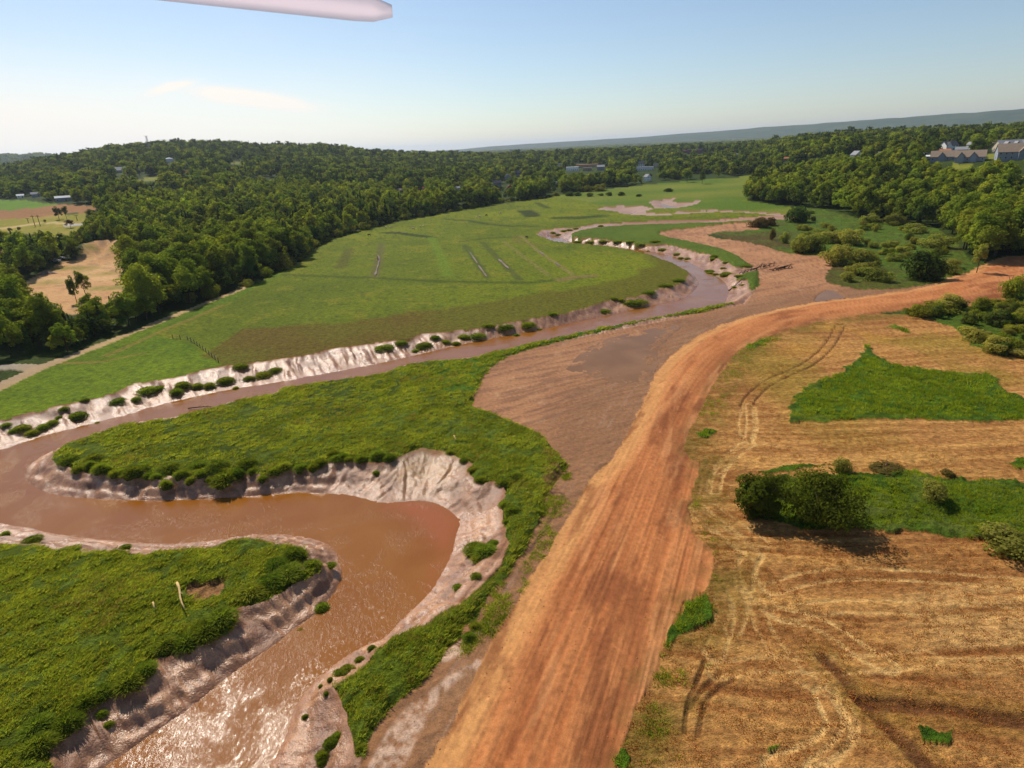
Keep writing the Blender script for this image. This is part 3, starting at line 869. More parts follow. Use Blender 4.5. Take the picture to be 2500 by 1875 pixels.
def ground_mat(name, scale=2.0, contrast=.35, bump=.4, bdist=.1, spec=.25, rough_attr=False, rgh=.9, stretch=(1, 1, 1), fine=9.0):
    m, t, out = new_mat(name)
    L = t.links.new
    b = N(t, 'ShaderNodeBsdfPrincipled')
    at = N(t, 'ShaderNodeAttribute', attribute_name='col')
    tc = N(t, 'ShaderNodeTexCoord')
    mp = N(t, 'ShaderNodeMapping')
    mp.inputs['Scale'].default_value = stretch
    L(tc.outputs['Object'], mp.inputs[0])
    n = N(t, 'ShaderNodeTexNoise', ins={'Scale': scale, 'Detail': 6.0, 'Roughness': .65})
    L(mp.outputs[0], n.inputs['Vector'])
    n2 = N(t, 'ShaderNodeTexNoise', ins={'Scale': scale * fine / 2, 'Detail': 3.0, 'Roughness': .6})
    L(mp.outputs[0], n2.inputs['Vector'])
    mr = N(t, 'ShaderNodeMapRange', ins={'From Min': .3, 'From Max': .7, 'To Min': 1 - contrast, 'To Max': 1 + contrast})
    L(n.outputs['Fac'], mr.inputs['Value'])
    mr2 = N(t, 'ShaderNodeMapRange', ins={'From Min': .3, 'From Max': .7, 'To Min': 1 - contrast * .8, 'To Max': 1 + contrast * .8})
    L(n2.outputs['Fac'], mr2.inputs['Value'])
    mu = N(t, 'ShaderNodeMath', operation='MULTIPLY')
    L(mr.outputs[0], mu.inputs[0])
    L(mr2.outputs[0], mu.inputs[1])
    vm = N(t, 'ShaderNodeVectorMath', operation='SCALE')
    L(at.outputs['Color'], vm.inputs[0])
    L(mu.outputs[0], vm.inputs['Scale'])
    L(vm.outputs[0], b.inputs['Base Color'])
    bp = N(t, 'ShaderNodeBump', ins={'Strength': bump, 'Distance': bdist})
    ad = N(t, 'ShaderNodeMath', operation='ADD')
    L(n.outputs['Fac'], ad.inputs[0])
    L(n2.outputs['Fac'], ad.inputs[1])
    L(ad.outputs[0], bp.inputs['Height'])
    L(bp.outputs[0], b.inputs['Normal'])
    b.inputs['Specular IOR Level'].default_value = spec
    b.inputs['Roughness'].default_value = rgh
    if rough_attr:
        ra = N(t, 'ShaderNodeAttribute', attribute_name='rgh')
        L(ra.outputs['Fac'], b.inputs['Roughness'])
    L(b.outputs[0], out.inputs[0])
    return m


MATS = {FOREST: ('terrain', ground_mat('wood_floor', .6, .45, .6, .5, .05)),
        MEADOW: ('meadow', ground_mat('meadow_grass', .9, .42, .9, .35, .08)),
        SOILC: ('bare_soil', ground_mat('brown_soil', 1.4, .28, .7, .15, .25, True)),
        BANK: ('river_bank', ground_mat('wet_silt', 1.5, .28, .6, .16, .6, True, fine=7)),
        MARSH: ('marsh', ground_mat('marsh_grass', 1.3, .5, 1.0, .4, .08)),
        ROADK: ('dirt_road', ground_mat('red_earth', 1.6, .16, .5, .08, .1)),
        STUBK: ('stubble_field', ground_mat('straw_stubble', 2.6, .5, 1.0, .14, .08, stretch=(.45, 1, 1))),
        GREEN: ('green_crop', ground_mat('crop_grass', 1.5, .5, 1.0, .35, .08)),
        PITC: ('gravel_pit', ground_mat('pit_gravel', .6, .2, .5, .3, .1)),
        FIELD: ('farm_field', ground_mat('field_soil', .3, .2, .4, .3, .05)),
        PATH: ('gravel_path', ground_mat('path_gravel', 2.5, .15, .4, .05, .1)),
        SCRUBC: ('scrubland', ground_mat('scrub_grass', .9, .5, .9, .4, .08))}


def build_ground():
    ii = np.arange((nr - 1) * (nc - 1))
    r0, c0 = ii // (nc - 1), ii % (nc - 1)
    a = r0 * nc + c0
    quads = np.stack([a, a + 1, a + nc + 1, a + nc], 1)[:, ::-1]
    k = cls[quads]
    # a face takes the kind shared by most of its corners
    fc = np.where(k[:, 0] == k[:, 1], k[:, 0], np.where(k[:, 2] == k[:, 3], k[:, 2], k[:, 0]))
    for c, (name, mat) in MATS.items():
        q = quads[fc == c]
        if len(q) == 0:
            continue
        used, inv = np.unique(q, return_inverse=True)
        inv = inv.reshape(q.shape)
        me = bpy.data.meshes.new(name)
        me.vertices.add(len(used))
        co = np.stack([X[used], Y[used], Z[used]], 1).astype(np.float32)
        me.vertices.foreach_set('co', co.ravel())
        me.loops.add(inv.size)
        me.loops.foreach_set('vertex_index', inv.ravel().astype(np.int32))
        me.polygons.add(len(inv))
        me.polygons.foreach_set('loop_start', np.arange(0, inv.size, 4, dtype=np.int32))
        me.polygons.foreach_set('use_smooth', np.ones(len(inv), bool))
        me.update(calc_edges=True)
        at = me.color_attributes.new('col', 'FLOAT_COLOR', 'POINT')
        at.data.foreach_set('color', np.concatenate([colr[used], np.ones((len(used), 1))], 1).astype(np.float32).ravel())
        ra = me.attributes.new('rgh', 'FLOAT', 'POINT')
        ra.data.foreach_set('value', rough[used].astype(np.float32))
        me.materials.append(mat)
        o = bpy.data.objects.new(name, me)
        o['kind'] = 'structure'
        COL.objects.link(o)


build_ground()


def water_mat(name, deep, alt, bscale, bstr, rgh=.06, dist=.25, ior=1.33):
    m, t, out = new_mat(name)
    L = t.links.new
    b = N(t, 'ShaderNodeBsdfPrincipled')
    tc = N(t, 'ShaderNodeTexCoord')
    n = N(t, 'ShaderNodeTexNoise', ins={'Scale': .09, 'Detail': 4.0, 'Roughness': .5, 'Distortion': .8})
    L(tc.outputs['Object'], n.inputs['Vector'])
    cr = N(t, 'ShaderNodeValToRGB')
    cr.color_ramp.elements[0].position = .38
    cr.color_ramp.elements[0].color = (*deep, 1)
    cr.color_ramp.elements[1].position = .64
    cr.color_ramp.elements[1].color = (*alt, 1)
    L(n.outputs['Fac'], cr.inputs[0])
    at = N(t, 'ShaderNodeAttribute', attribute_name='plume')
    mx = N(t, 'ShaderNodeMix', data_type='RGBA')
    L(at.outputs['Fac'], mx.inputs['Factor'])
    L(cr.outputs[0], mx.inputs['A'])
    mx.inputs['B'].default_value = (*C(160, 92, 48), 1)
    L(mx.outputs['Result'], b.inputs['Base Color'])
    b.inputs['Roughness'].default_value = rgh
    b.inputs['IOR'].default_value = ior
    mp = N(t, 'ShaderNodeMapping')
    mp.inputs['Scale'].default_value = (1.0, .55, 1)
    mp.inputs['Rotation'].default_value = (0, 0, rad(35))
    L(tc.outputs['Object'], mp.inputs[0])
    w1 = N(t, 'ShaderNodeTexNoise', ins={'Scale': bscale, 'Detail': 5.0, 'Roughness': .68, 'Distortion': .6})
    L(mp.outputs[0], w1.inputs['Vector'])
    patch = N(t, 'ShaderNodeTexNoise', ins={'Scale': .11, 'Detail': 4.0, 'Roughness': .6, 'Distortion': 1.0})
    L(tc.outputs['Object'], patch.inputs['Vector'])
    mr = N(t, 'ShaderNodeMapRange', ins={'From Min': .42, 'From Max': .66, 'To Min': bstr * .25, 'To Max': bstr})
    L(patch.outputs['Fac'], mr.inputs['Value'])
    bp = N(t, 'ShaderNodeBump', ins={'Distance': dist})
    L(mr.outputs[0], bp.inputs['Strength'])
    L(w1.outputs['Fac'], bp.inputs['Height'])
    L(bp.outputs[0], b.inputs['Normal'])
    L(b.outputs[0], out.inputs[0])
    return m


def flat_sheet(name, P, z, mat, kind='structure', plume=None):
    import bmesh
    bm = bmesh.new()
    vs_ = [bm.verts.new((p[0], p[1], z)) for p in P]
    f = bm.faces.new(vs_)
    if f.normal.z < 0:
        f.normal_flip()
    bmesh.ops.triangulate(bm, faces=bm.faces[:])
    me = bpy.data.meshes.new(name)
    bm.to_mesh(me)
    bm.free()
    me.materials.append(mat)
    o = bpy.data.objects.new(name, me)
    o['kind'] = kind
    COL.objects.link(o)
    return o


def build_river():
    # sheet over the river bed, cut from a square grid and a little wider than the waterline
    mat = water_mat('silty_water', C(142, 86, 26), C(150, 96, 36), 2.1, .6)
    xs = np.arange(RIVER[:, 0].min() - 2, RIVER[:, 0].max() + 2, 1.0)
    ys = np.arange(RIVER[:, 1].min() - 2, RIVER[:, 1].max() + 2, 1.0)
    gx, gy = np.meshgrid(xs, ys)
    x, y = gx.ravel(), gy.ravel()
    ins = inside(x, y, RIVER)
    d = np.full(len(x), 99.0)
    nb = ~ins
    d[nb] = pdist(x[nb], y[nb], RIVER)
    ok = (ins | (d < 2.6)).reshape(gx.shape)
    cell = ok[:-1, :-1] | ok[1:, :-1] | ok[:-1, 1:] | ok[1:, 1:]
    r, c = np.nonzero(cell)
    w = len(xs)
    q = np.stack([r * w + c, r * w + c + 1, (r + 1) * w + c + 1, (r + 1) * w + c], 1)
    used, inv = np.unique(q, return_inverse=True)
    inv = inv.reshape(q.shape)
    me = bpy.data.meshes.new('river')
    me.from_pydata(np.stack([x[used], y[used], np.full(len(used), WZ)], 1).tolist(), [], inv.tolist())
    pl = me.attributes.new('plume', 'FLOAT', 'POINT')
    PL = poly('Z6', [(430, 660), (620, 670), (740, 730), (800, 800), (770, 880), (740, 1000), (690, 1090), (640, 1190), (600, 1180), (690, 1000), (600, 900), (500, 780), (360, 700)], WZ)
    px, py = x[used], y[used]
    inp = inside(px + (fbm(px, py, 3, 3, 4) - .5) * 3, py + (fbm(px, py, 3, 3, 6) - .5) * 3, PL)
    de = pdist(px, py, PL)
    v = np.where(inp, np.clip(.35 + de / 2.5, 0, 1), np.exp(-de / 1.2) * .4)
    pl.data.foreach_set('value', v.astype(np.float32))
    me.materials.append(mat)
    o = bpy.data.objects.new('river', me)
    o['kind'] = 'structure'
    COL.objects.link(o)
    calm = water_mat('calm_water', C(128, 92, 60), C(142, 104, 70), .5, .05, .2, .05, 1.13)
    pc_ = PUDDLE.mean(0)
    flat_sheet('puddle', pc_ + (PUDDLE - pc_) * 1.12, .0, calm)
    flat_sheet('pond', POND, -.02, calm)
    for f in FARWATER:
        flat_sheet('tidal_pool', f, -1.2, calm)
    for q, w in ((((300, 800), (312, 820), (300, 870), (285, 920)), 1.0), (((420, 660), (470, 664)), 1.6), (((380, 655), (440, 662)), 1.5), (((850, 775), (900, 850)), .8), (((905, 860), (955, 930)), .8),
                 (((1025, 822), (1088, 882)), 1.2), (((1270, 775), (1300, 800)), .7), (((1365, 845), (1395, 866)), .8)):
        P = poly('Z2', list(q))
        P = smoothline(P, 2)
        wv = w * .6 * np.array([.25 + .8 * random.random() for _ in P])
        wv[0] = wv[-1] = .1
        Q = np.concatenate([np.stack([P[:, 0] - wv, P[:, 1]], 1), np.stack([P[:, 0] + wv, P[:, 1]], 1)[::-1]])
        flat_sheet('ditch_water', Q, .5, calm)


build_river()

# ------------------------------------------------------------------ reading the built ground back
ZG = Z.reshape(nr, nc)
CG = cls.reshape(nr, nc)
tha = np.radians(ths)


def gz(x, y):
    x, y = np.atleast_1d(np.asarray(x, float)), np.atleast_1d(np.asarray(y, float))
    r, a = np.hypot(x, y), np.arctan2(x, y)
    i = np.clip(np.searchsorted(rs, r) - 1, 0, nr - 2)
    j = np.clip(np.searchsorted(tha, a) - 1, 0, nc - 2)
    u = np.clip((r - rs[i]) / (rs[i + 1] - rs[i]), 0, 1)
    v = np.clip((a - tha[j]) / (tha[j + 1] - tha[j]), 0, 1)
    return (ZG[i, j] * (1 - u) + ZG[i + 1, j] * u) * (1 - v) + (ZG[i, j + 1] * (1 - u) + ZG[i + 1, j + 1] * u) * v


def gc(x, y):
    r, a = np.hypot(x, y), np.arctan2(x, y)
    i = np.clip(np.searchsorted(rs, r) - 1, 0, nr - 2)
    j = np.clip(np.searchsorted(tha, a) - 1, 0, nc - 2)
    return CG[i, j]


def spot(tag, x, y):
    """ground point under a traced point"""
    x0, y0, s = CROP[tag]
    X_, Y_, Z_ = hit(x0 + x / s, y0 + y / s)
    return X_, Y_, float(gz(X_, Y_)[0])


def px_len(tag, n, X_, Y_, Z_=0):
    """length in metres of n crop pixels at that place"""
    depth = np.dot(np.array([X_, Y_, Z_ - CAM_H]), fwd)
    return n / CROP[tag][2] / FOC * depth


# ------------------------------------------------------------------ object helpers
def tag(o, label=None, cat=None, group=None, kind=None):
    for k, v in (('label', label), ('category', cat), ('group', group), ('kind', kind)):
        if v:
            o[k] = v
    return o


def empty(name, loc, rz=0.0, sc=1.0):
    o = bpy.data.objects.new(name, None)
    o.empty_display_size = .3
    o.location = loc
    o.rotation_euler = (0, 0, rz)
    o.scale = (sc,) * 3 if np.ndim(sc) == 0 else sc
    COL.objects.link(o)
    return o


def link(name, me, parent=None, loc=(0, 0, 0), rz=0.0):
    o = bpy.data.objects.new(name, me)
    o.location = loc
    o.rotation_euler = (0, 0, rz)
    if parent:
        o.parent = parent
    COL.objects.link(o)
    return o


class MB:
    def __init__(self):
        self.v, self.f = [], []

    def add(self, vs_, fs):
        n = len(self.v)
        self.v += [tuple(p) for p in vs_]
        self.f += [tuple(i + n for i in f) for f in fs]
        return self

    def box(self, x0, x1, y0, y1, z0, z1):
        return self.add([(x, y, z) for z in (z0, z1) for x, y in ((x0, y0), (x1, y0), (x1, y1), (x0, y1))],
                        [(3, 2, 1, 0), (4, 5, 6, 7), (0, 1, 5, 4), (1, 2, 6, 5), (2, 3, 7, 6), (3, 0, 4, 7)])

    def tube(self, pts, rad_, n=6):
        pts = [Vector(p) for p in pts]
        if not isinstance(rad_, (list, tuple)):
            rad_ = [rad_] * len(pts)
        rings = []
        for i, p in enumerate(pts):
            d = (pts[min(i + 1, len(pts) - 1)] - pts[max(i - 1, 0)]).normalized()
            a = d.cross(Vector((.31, .87, .13))).normalized()
            b = d.cross(a)
            rings.append([p + (a * math.cos(2 * math.pi * k / n) + b * math.sin(2 * math.pi * k / n)) * rad_[i] for k in range(n)])
        vs_ = [v for r in rings for v in r]
        fs = [(i * n + k, i * n + (k + 1) % n, (i + 1) * n + (k + 1) % n, (i + 1) * n + k) for i in range(len(pts) - 1) for k in range(n)]
        fs += [tuple(range(n))[::-1], tuple(range((len(pts) - 1) * n, len(pts) * n))]
        return self.add(vs_, fs)

    def mesh(self, name, mat, smooth=False):
        me = bpy.data.meshes.new(name)
        me.from_pydata(self.v, [], self.f)
        me.materials.append(mat)
        if smooth:
            me.polygons.foreach_set('use_smooth', np.ones(len(self.f), bool))
        me.update()
        return me

    def build(self, name, mat, parent=None, loc=(0, 0, 0), rz=0.0, smooth=False):
        return link(name, self.mesh(name, mat, smooth), parent, loc, rz)


def plain_mat(name, rgb, rgh=.7, spec=.3, var=.12, scale=2.0, metal=0.0):
    m, t, out = new_mat(name)
    L = t.links.new
    b = N(t, 'ShaderNodeBsdfPrincipled')
    tc = N(t, 'ShaderNodeTexCoord')
    n = N(t, 'ShaderNodeTexNoise', ins={'Scale': scale, 'Detail': 4.0})
    L(tc.outputs['Object'], n.inputs['Vector'])
    mr = N(t, 'ShaderNodeMapRange', ins={'From Min': .3, 'From Max': .7, 'To Min': 1 - var, 'To Max': 1 + var})
    L(n.outputs['Fac'], mr.inputs['Value'])
    vm = N(t, 'ShaderNodeVectorMath', operation='SCALE')
    vm.inputs[0].default_value = tuple(rgb)
    L(mr.outputs[0], vm.inputs['Scale'])
    L(vm.outputs[0], b.inputs['Base Color'])
    b.inputs['Roughness'].default_value = rgh
    b.inputs['Specular IOR Level'].default_value = spec
    b.inputs['Metallic'].default_value = metal
    L(b.outputs[0], out.inputs[0])
    return m


def leaf_mat(name, dark, light, trans=.35, tcol=None, vary=.4, lscale=.03):
    """leaves: diffuse with some light passing through, tone varies leaf by leaf and plant by plant"""
    m, t, out = new_mat(name)
    L = t.links.new
    at = N(t, 'ShaderNodeAttribute', attribute_name='tone')
    oi = N(t, 'ShaderNodeObjectInfo')
    mx = N(t, 'ShaderNodeMix', data_type='RGBA')
    ad = N(t, 'ShaderNodeMath', operation='MULTIPLY_ADD')
    L(oi.outputs['Random'], ad.inputs[0])
    ad.inputs[1].default_value = vary
    sb = N(t, 'ShaderNodeMath', operation='MULTIPLY_ADD')
    L(at.outputs['Fac'], sb.inputs[0])
    sb.inputs[1].default_value = 1 - vary
    L(sb.outputs[0], ad.inputs[2])
    ad.use_clamp = True
    nz = N(t, 'ShaderNodeTexNoise', ins={'Scale': lscale, 'Detail': 3.0, 'Roughness': .6})
    L(oi.outputs['Location'], nz.inputs['Vector'])
    sp = N(t, 'ShaderNodeMapRange', ins={'From Min': .32, 'From Max': .68, 'To Min': -.3, 'To Max': .3})
    L(nz.outputs['Fac'], sp.inputs['Value'])
    L(sp.outputs[0], sb.inputs[2])
    L(ad.outputs[0], mx.inputs['Factor'])
    mx.inputs['A'].default_value = (*dark, 1)
    mx.inputs['B'].default_value = (*light, 1)
    hs = N(t, 'ShaderNodeHueSaturation')
    mr = N(t, 'ShaderNodeMapRange', ins={'To Min': .475, 'To Max': .515})
    sc = N(t, 'ShaderNodeMath', operation='MULTIPLY')
    L(oi.outputs['Random'], sc.inputs[0])
    sc.inputs[1].default_value = 7.31
    fr = N(t, 'ShaderNodeMath', operation='FRACT')
    L(sc.outputs[0], fr.inputs[0])
    L(fr.outputs[0], mr.inputs['Value'])
    L(mr.outputs[0], hs.inputs['Hue'])
    L(mx.outputs['Result'], hs.inputs['Color'])
    d = N(t, 'ShaderNodeBsdfDiffuse')
    L(hs.outputs[0], d.inputs[0])
    tr = N(t, 'ShaderNodeBsdfTranslucent')
    tm = N(t, 'ShaderNodeMix', data_type='RGBA', blend_type='MULTIPLY')
    tm.inputs['Factor'].default_value = 1
    L(hs.outputs[0], tm.inputs['A'])
    tm.inputs['B'].default_value = (*(tcol or (1.5, 1.5, .7)), 1)
    L(tm.outputs['Result'], tr.inputs[0])
    ms = N(t, 'ShaderNodeMixShader')
    ms.inputs[0].default_value = trans
    L(d.outputs[0], ms.inputs[1])
    L(tr.outputs[0], ms.inputs[2])
    L(ms.outputs[0], out.inputs[0])
    return m


def np_mesh(name, V, F, mat, tone=None, k=4):
    me = bpy.data.meshes.new(name)
    me.vertices.add(len(V))
    me.vertices.foreach_set('co', np.asarray(V, np.float32).ravel())
    me.loops.add(F.size)
    me.loops.foreach_set('vertex_index', F.ravel().astype(np.int32))
    me.polygons.add(len(F))
    me.polygons.foreach_set('loop_start', np.arange(0, F.size, k, dtype=np.int32))
    me.update(calc_edges=True)
    if tone is not None:
        a = me.attributes.new('tone', 'FLOAT', 'POINT')
        a.data.foreach_set('value', np.asarray(tone, np.float32))
    me.materials.append(mat)
    return me


def unit(v):
    return v / (np.linalg.norm(v, axis=-1, keepdims=True) + 1e-9)


def crown_mesh(name, seed, mat, H, rx, zc, rz_, nclump, nleaf, leaf, clump=.36, open_=0.0, low=False):
    g = np.random.default_rng(seed)
    d = unit(g.normal(size=(nclump, 3)))
    if not low:
        d[:, 2] = np.where(d[:, 2] < -.6, -d[:, 2] * .6, d[:, 2])
    rr = g.uniform(.45 + .2 * open_, .95, nclump)[:, None]
    wobx = 1 + .28 * np.sin(np.arctan2(d[:, 1], d[:, 0]) * 2 + seed)[:, None]
    cen = d * rr * np.array([rx, rx, rz_]) * np.concatenate([wobx, wobx, np.ones_like(wobx)], 1) + np.array([0, 0, zc])
    cr = rx * clump * g.uniform(.65, 1.3, nclump)
    w = cr ** 2
    ci = g.choice(nclump, nleaf, p=w / w.sum())
    ld = unit(g.normal(size=(nleaf, 3)) + np.array([0, 0, .35]))
    pos = cen[ci] + ld * (cr[ci] * g.uniform(.45, 1.08, nleaf) ** .6)[:, None] * np.array([1, 1, .8])
    nrm = unit(ld + .55 * unit(pos - np.array([0, 0, zc])) + np.array([0, 0, .55]) + .55 * g.normal(size=(nleaf, 3)))
    a = unit(np.cross(nrm, g.normal(size=(nleaf, 3))))
    b = np.cross(nrm, a)
    s1 = (leaf * g.uniform(.55, 1.35, nleaf))[:, None]
    s2 = s1 * g.uniform(.5, .9, nleaf)[:, None]
    pos[:, 2] = np.where(pos[:, 2] < .05, np.abs(pos[:, 2]) * .5 + .05, pos[:, 2])
    V = np.stack([pos - a * s1, pos - b * s2 + nrm * s1 * .2, pos + a * s1, pos + b * s2 + nrm * s1 * .2], 1).reshape(-1, 3)
    F = np.arange(4 * nleaf).reshape(-1, 4)
    tone = np.repeat(np.clip(.5 + (g.uniform(-.3, .3, nclump)[ci]) + g.uniform(-.28, .28, nleaf), 0, 1), 4)
    return np_mesh(name, V, F, mat, tone)


def trunk_mesh(name, seed, mat, H, r, zc, rx, limbs=5, bare=False):
    g = random.Random(seed)
    m = MB()
    lean = (g.uniform(-.03, .03), g.uniform(-.03, .03))
    top = H * (.82 if not bare else .95)
    pts = [(lean[0] * z * (1 + z / H), lean[1] * z, z) for z in np.linspace(-.6, top, 7)]
    m.tube(pts, [r * (1.25 - i / 6 * 1.08) for i in range(7)], 7)
    for k in range(limbs):
        z = zc * g.uniform(.5, .95)
        an = g.uniform(0, 6.28)
        l = rx * g.uniform(.55, .9)
        m.tube([(lean[0] * z, lean[1] * z, z), (math.cos(an) * l * .5, math.sin(an) * l * .5, z + l * .35), (math.cos(an) * l, math.sin(an) * l, z + l * .8)], [r * .4, r * .26, r * .08], 5)
    return m.mesh(name, mat, True)


BARK = plain_mat('bark', C(92, 74, 56), .9, .1, .3, 3)
PALEBARK = plain_mat('pale_bark', C(150, 120, 88), .9, .1, .3, 3)
LEAF = leaf_mat('broad_leaf', C(50, 62, 18, 0.50), C(108, 116, 38, 0.50), .44)
LEAFK = leaf_mat('birch_leaf', C(46, 56, 16, .75), C(100, 106, 32, .75), .38, lscale=.2)
LEAFD = leaf_mat('dark_leaf', C(38, 50, 20, 0.56), C(76, 88, 34, 0.56), .4)
LEAFW = leaf_mat('willow_leaf', C(72, 76, 30, 0.56), C(130, 130, 58, 0.56), .46)
LEAFB = leaf_mat('bush_leaf', C(56, 66, 18, 0.60), C(116, 120, 38, 0.60), .42)
LEAFP = leaf_mat('purple_leaf', C(58, 36, 34, 0.87), C(90, 56, 50, 0.87), .25)
LEAFBR = leaf_mat('brown_leaf', C(78, 66, 34, 0.81), C(110, 94, 48, 0.81), .25)
NEEDLE = leaf_mat('needle', C(30, 44, 20, 0.62), C(58, 74, 30, 0.62), .2)
BLADE = leaf_mat('grass_blade', C(70, 82, 20, 0.58), C(142, 146, 54, 0.58), .45, lscale=.16)
BLADE_T = leaf_mat('tussock_blade', C(60, 76, 18, 0.60), C(116, 124, 42, 0.60), .45, lscale=.2)
BLADE_D = leaf_mat('dead_blade', C(104, 92, 40, .8), C(158, 140, 78, .8), .4, lscale=.3)
BLADE_C = leaf_mat('crop_blade', C(76, 94, 18, 0.66), C(126, 136, 40, 0.66), .45, lscale=.12)
STRAW = leaf_mat('straw_blade', C(150, 96, 46, 1.12), C(216, 158, 82, 1.12), .3, (1.2, 1.1, .8), lscale=.1)

# prototypes live in collections that are not part of the scene
def proto_collection(name, meshes):
    c = bpy.data.collections.new(name)
    for i, me in enumerate(meshes):
        c.objects.link(bpy.data.objects.new('%s_%02d' % (name, i), me))
    return c


TREE_SPEC = [(16, 4.6, 8.6, 7.0, 40), (18, 4.9, 9.8, 7.8, 46), (14, 4.2, 7.4, 6.2, 36), (17, 4.1, 9.0, 7.6, 38), (15, 5.2, 8.2, 6.4, 44), (19, 4.4, 10.4, 8.2, 44)]
TREES = []
for i, (H, rx, zc, rz_, ncl) in enumerate(TREE_SPEC):
    TREES.append((crown_mesh('broadleaf_crown', 100 + i, LEAF, H, rx, zc, rz_, ncl, 3000, .36),
                  trunk_mesh('broadleaf_trunk', 200 + i, BARK, H, .26, zc, rx), H))
LOWTREES = []
for i, (H, rx, zc, rz_, ncl) in enumerate(TREE_SPEC):
    LOWTREES.append(crown_mesh('far_crown', 300 + i, LEAF if i % 5 else LEAFD, H, rx * 1.12, zc - 1.2, rz_ + .8, 22, 520, .85))
MIDTREES = []
for i, (H, rx, zc, rz_, ncl) in enumerate(TREE_SPEC):
    MIDTREES.append(crown_mesh('mid_crown', 350 + i, LEAF if i % 4 else LEAFD, H, rx * 1.08, zc - .8, rz_ + .6, 30, 1300, .52))
def conifer_mesh(seed, H, r, n):
    g = np.random.default_rng(seed)
    z = H * (1 - np.sqrt(g.uniform(.002, 1, n)) * .92)
    a = g.uniform(0, 2 * np.pi, n)
    lay = .75 + .25 * np.sin(z * 4.2 + seed)
    rr = r * (1 - z / H) * lay * g.uniform(.55, 1.05, n)
    pos = np.stack([rr * np.cos(a), rr * np.sin(a), z - rr * .25], 1)
    nrm = unit(np.stack([np.cos(a) * .6, np.sin(a) * .6, np.full(n, .8)], 1) + .5 * g.normal(size=(n, 3)))
    u = unit(np.cross(nrm, g.normal(size=(n, 3))))
    v = np.cross(nrm, u)
    q = (.5 * g.uniform(.6, 1.3, n))[:, None]
    V = np.stack([pos - u * q, pos - v * q * .6, pos + u * q, pos + v * q * .6], 1).reshape(-1, 3)
    return np_mesh('conifer_crown', V, np.arange(4 * n).reshape(-1, 4), NEEDLE, np.repeat(g.uniform(0, 1, n), 4))


for k in range(2):
    MIDTREES.append(conifer_mesh(370 + k, 17 + k, 3.3, 900))
    LOWTREES.append(conifer_mesh(380 + k, 18 + k, 3.5, 420))
CLUMPS = []
for i in range(4):                                   # a stand of trees seen from kilometres away
    g = np.random.default_rng(400 + i)
    Vs, Fs, Ts, n0 = [], [], [], 0
    for k in range(22):
        p = np.array([g.uniform(-34, 34), g.uniform(-34, 34), 0])
        rx, hz = g.uniform(4, 6), g.uniform(8, 14)
        nl = 46
        d = unit(g.normal(size=(nl, 3)) + np.array([0, 0, .5]))
        pos = p + d * np.array([rx, rx, hz * .5]) + np.array([0, 0, hz * .55])
        a = unit(np.cross(d, g.normal(size=(nl, 3))))
        b = np.cross(d, a)
        s = 1.9
        V = np.stack([pos - a * s, pos - b * s, pos + a * s, pos + b * s], 1).reshape(-1, 3)
        Vs.append(V)
        Fs.append(np.arange(4 * nl).reshape(-1, 4) + n0)
        Ts.append(np.repeat(np.clip(g.uniform(.1, .9) + g.uniform(-.15, .15, nl), 0, 1), 4))
        n0 += 4 * nl
    CLUMPS.append(np_mesh('far_stand', np.concatenate(Vs), np.concatenate(Fs), LEAF, np.concatenate(Ts)))


def shrub_mesh(seed, mat, w, h, n=1500, leaf=.2, stems=True):
    return crown_mesh('shrub_foliage', seed, mat, h, w, h * .42, h * .5, 26, n, leaf, .42, low=True)


def shrub_stem(seed, w, h, mat=None):
    g = random.Random(seed)
    m = MB()
    for k in range(6):
        a = g.uniform(0, 6.28)
        l = w * g.uniform(.3, .75)
        m.tube([(0, 0, -.3), (math.cos(a) * l * .4, math.sin(a) * l * .4, h * .4), (math.cos(a) * l, math.sin(a) * l, h * .82)], [.07, .05, .015], 5)
    return m.mesh('shrub_stem', mat or BARK, True)


SHRUBS = {}
for key, mat in (('willow', LEAFW), ('bush', LEAFB), ('dark', LEAFD), ('brown', LEAFBR)):
    SHRUBS[key] = [(shrub_mesh(500 + i + 17 * len(SHRUBS), mat, 1.0, 1.5 if key != 'willow' else 1.8, 2800, .075), shrub_stem(520 + i, 1.0, 1.5)) for i in range(3)]


def blades(name, seed, mat, n, h, spread, width, lean=(.25, .0), dome=0.0):
    g = np.random.default_rng(seed)
    a = g.uniform(0, 2 * np.pi, n)
    rr = np.sqrt(g.uniform(0, 1, n))
    x, y = rr * spread * np.cos(a), rr * spread * np.sin(a)
    z0 = dome * np.sqrt(np.clip(1 - rr ** 2, 0, 1)) - .05
    hh = h * g.uniform(.6, 1.2, n)
    out = .35 + .5 * rr * (dome > 0)
    tx = x + hh * (np.cos(a) * out * g.uniform(.4, 1.2, n) + lean[0] + g.normal(0, .18, n))
    ty = y + hh * (np.sin(a) * out * g.uniform(.4, 1.2, n) + lean[1] + g.normal(0, .18, n))
    tz = z0 + hh * g.uniform(.55, .9, n) * (1 - .75 * rr * (dome > 0))
    ang = g.uniform(0, np.pi, n)
    wx_, wy_ = np.cos(ang) * width, np.sin(ang) * width
    mx_, my_, mz = (x + tx) / 2 - .08 * lean[0] * hh, (y + ty) / 2, z0 + (tz - z0) * .62
    V = np.stack([np.stack([x - wx_, y - wy_, z0], 1), np.stack([x + wx_, y + wy_, z0], 1),
                  np.stack([mx_ + wx_ * .8, my_ + wy_ * .8, mz], 1), np.stack([tx, ty, tz], 1), np.stack([mx_ - wx_ * .8, my_ - wy_ * .8, mz], 1)], 1).reshape(-1, 3)
    F = np.arange(5 * n).reshape(-1, 5)
    tone = np.repeat(g.uniform(0, 1, n), 5)
    return np_mesh(name, V, F, mat, tone, 5)


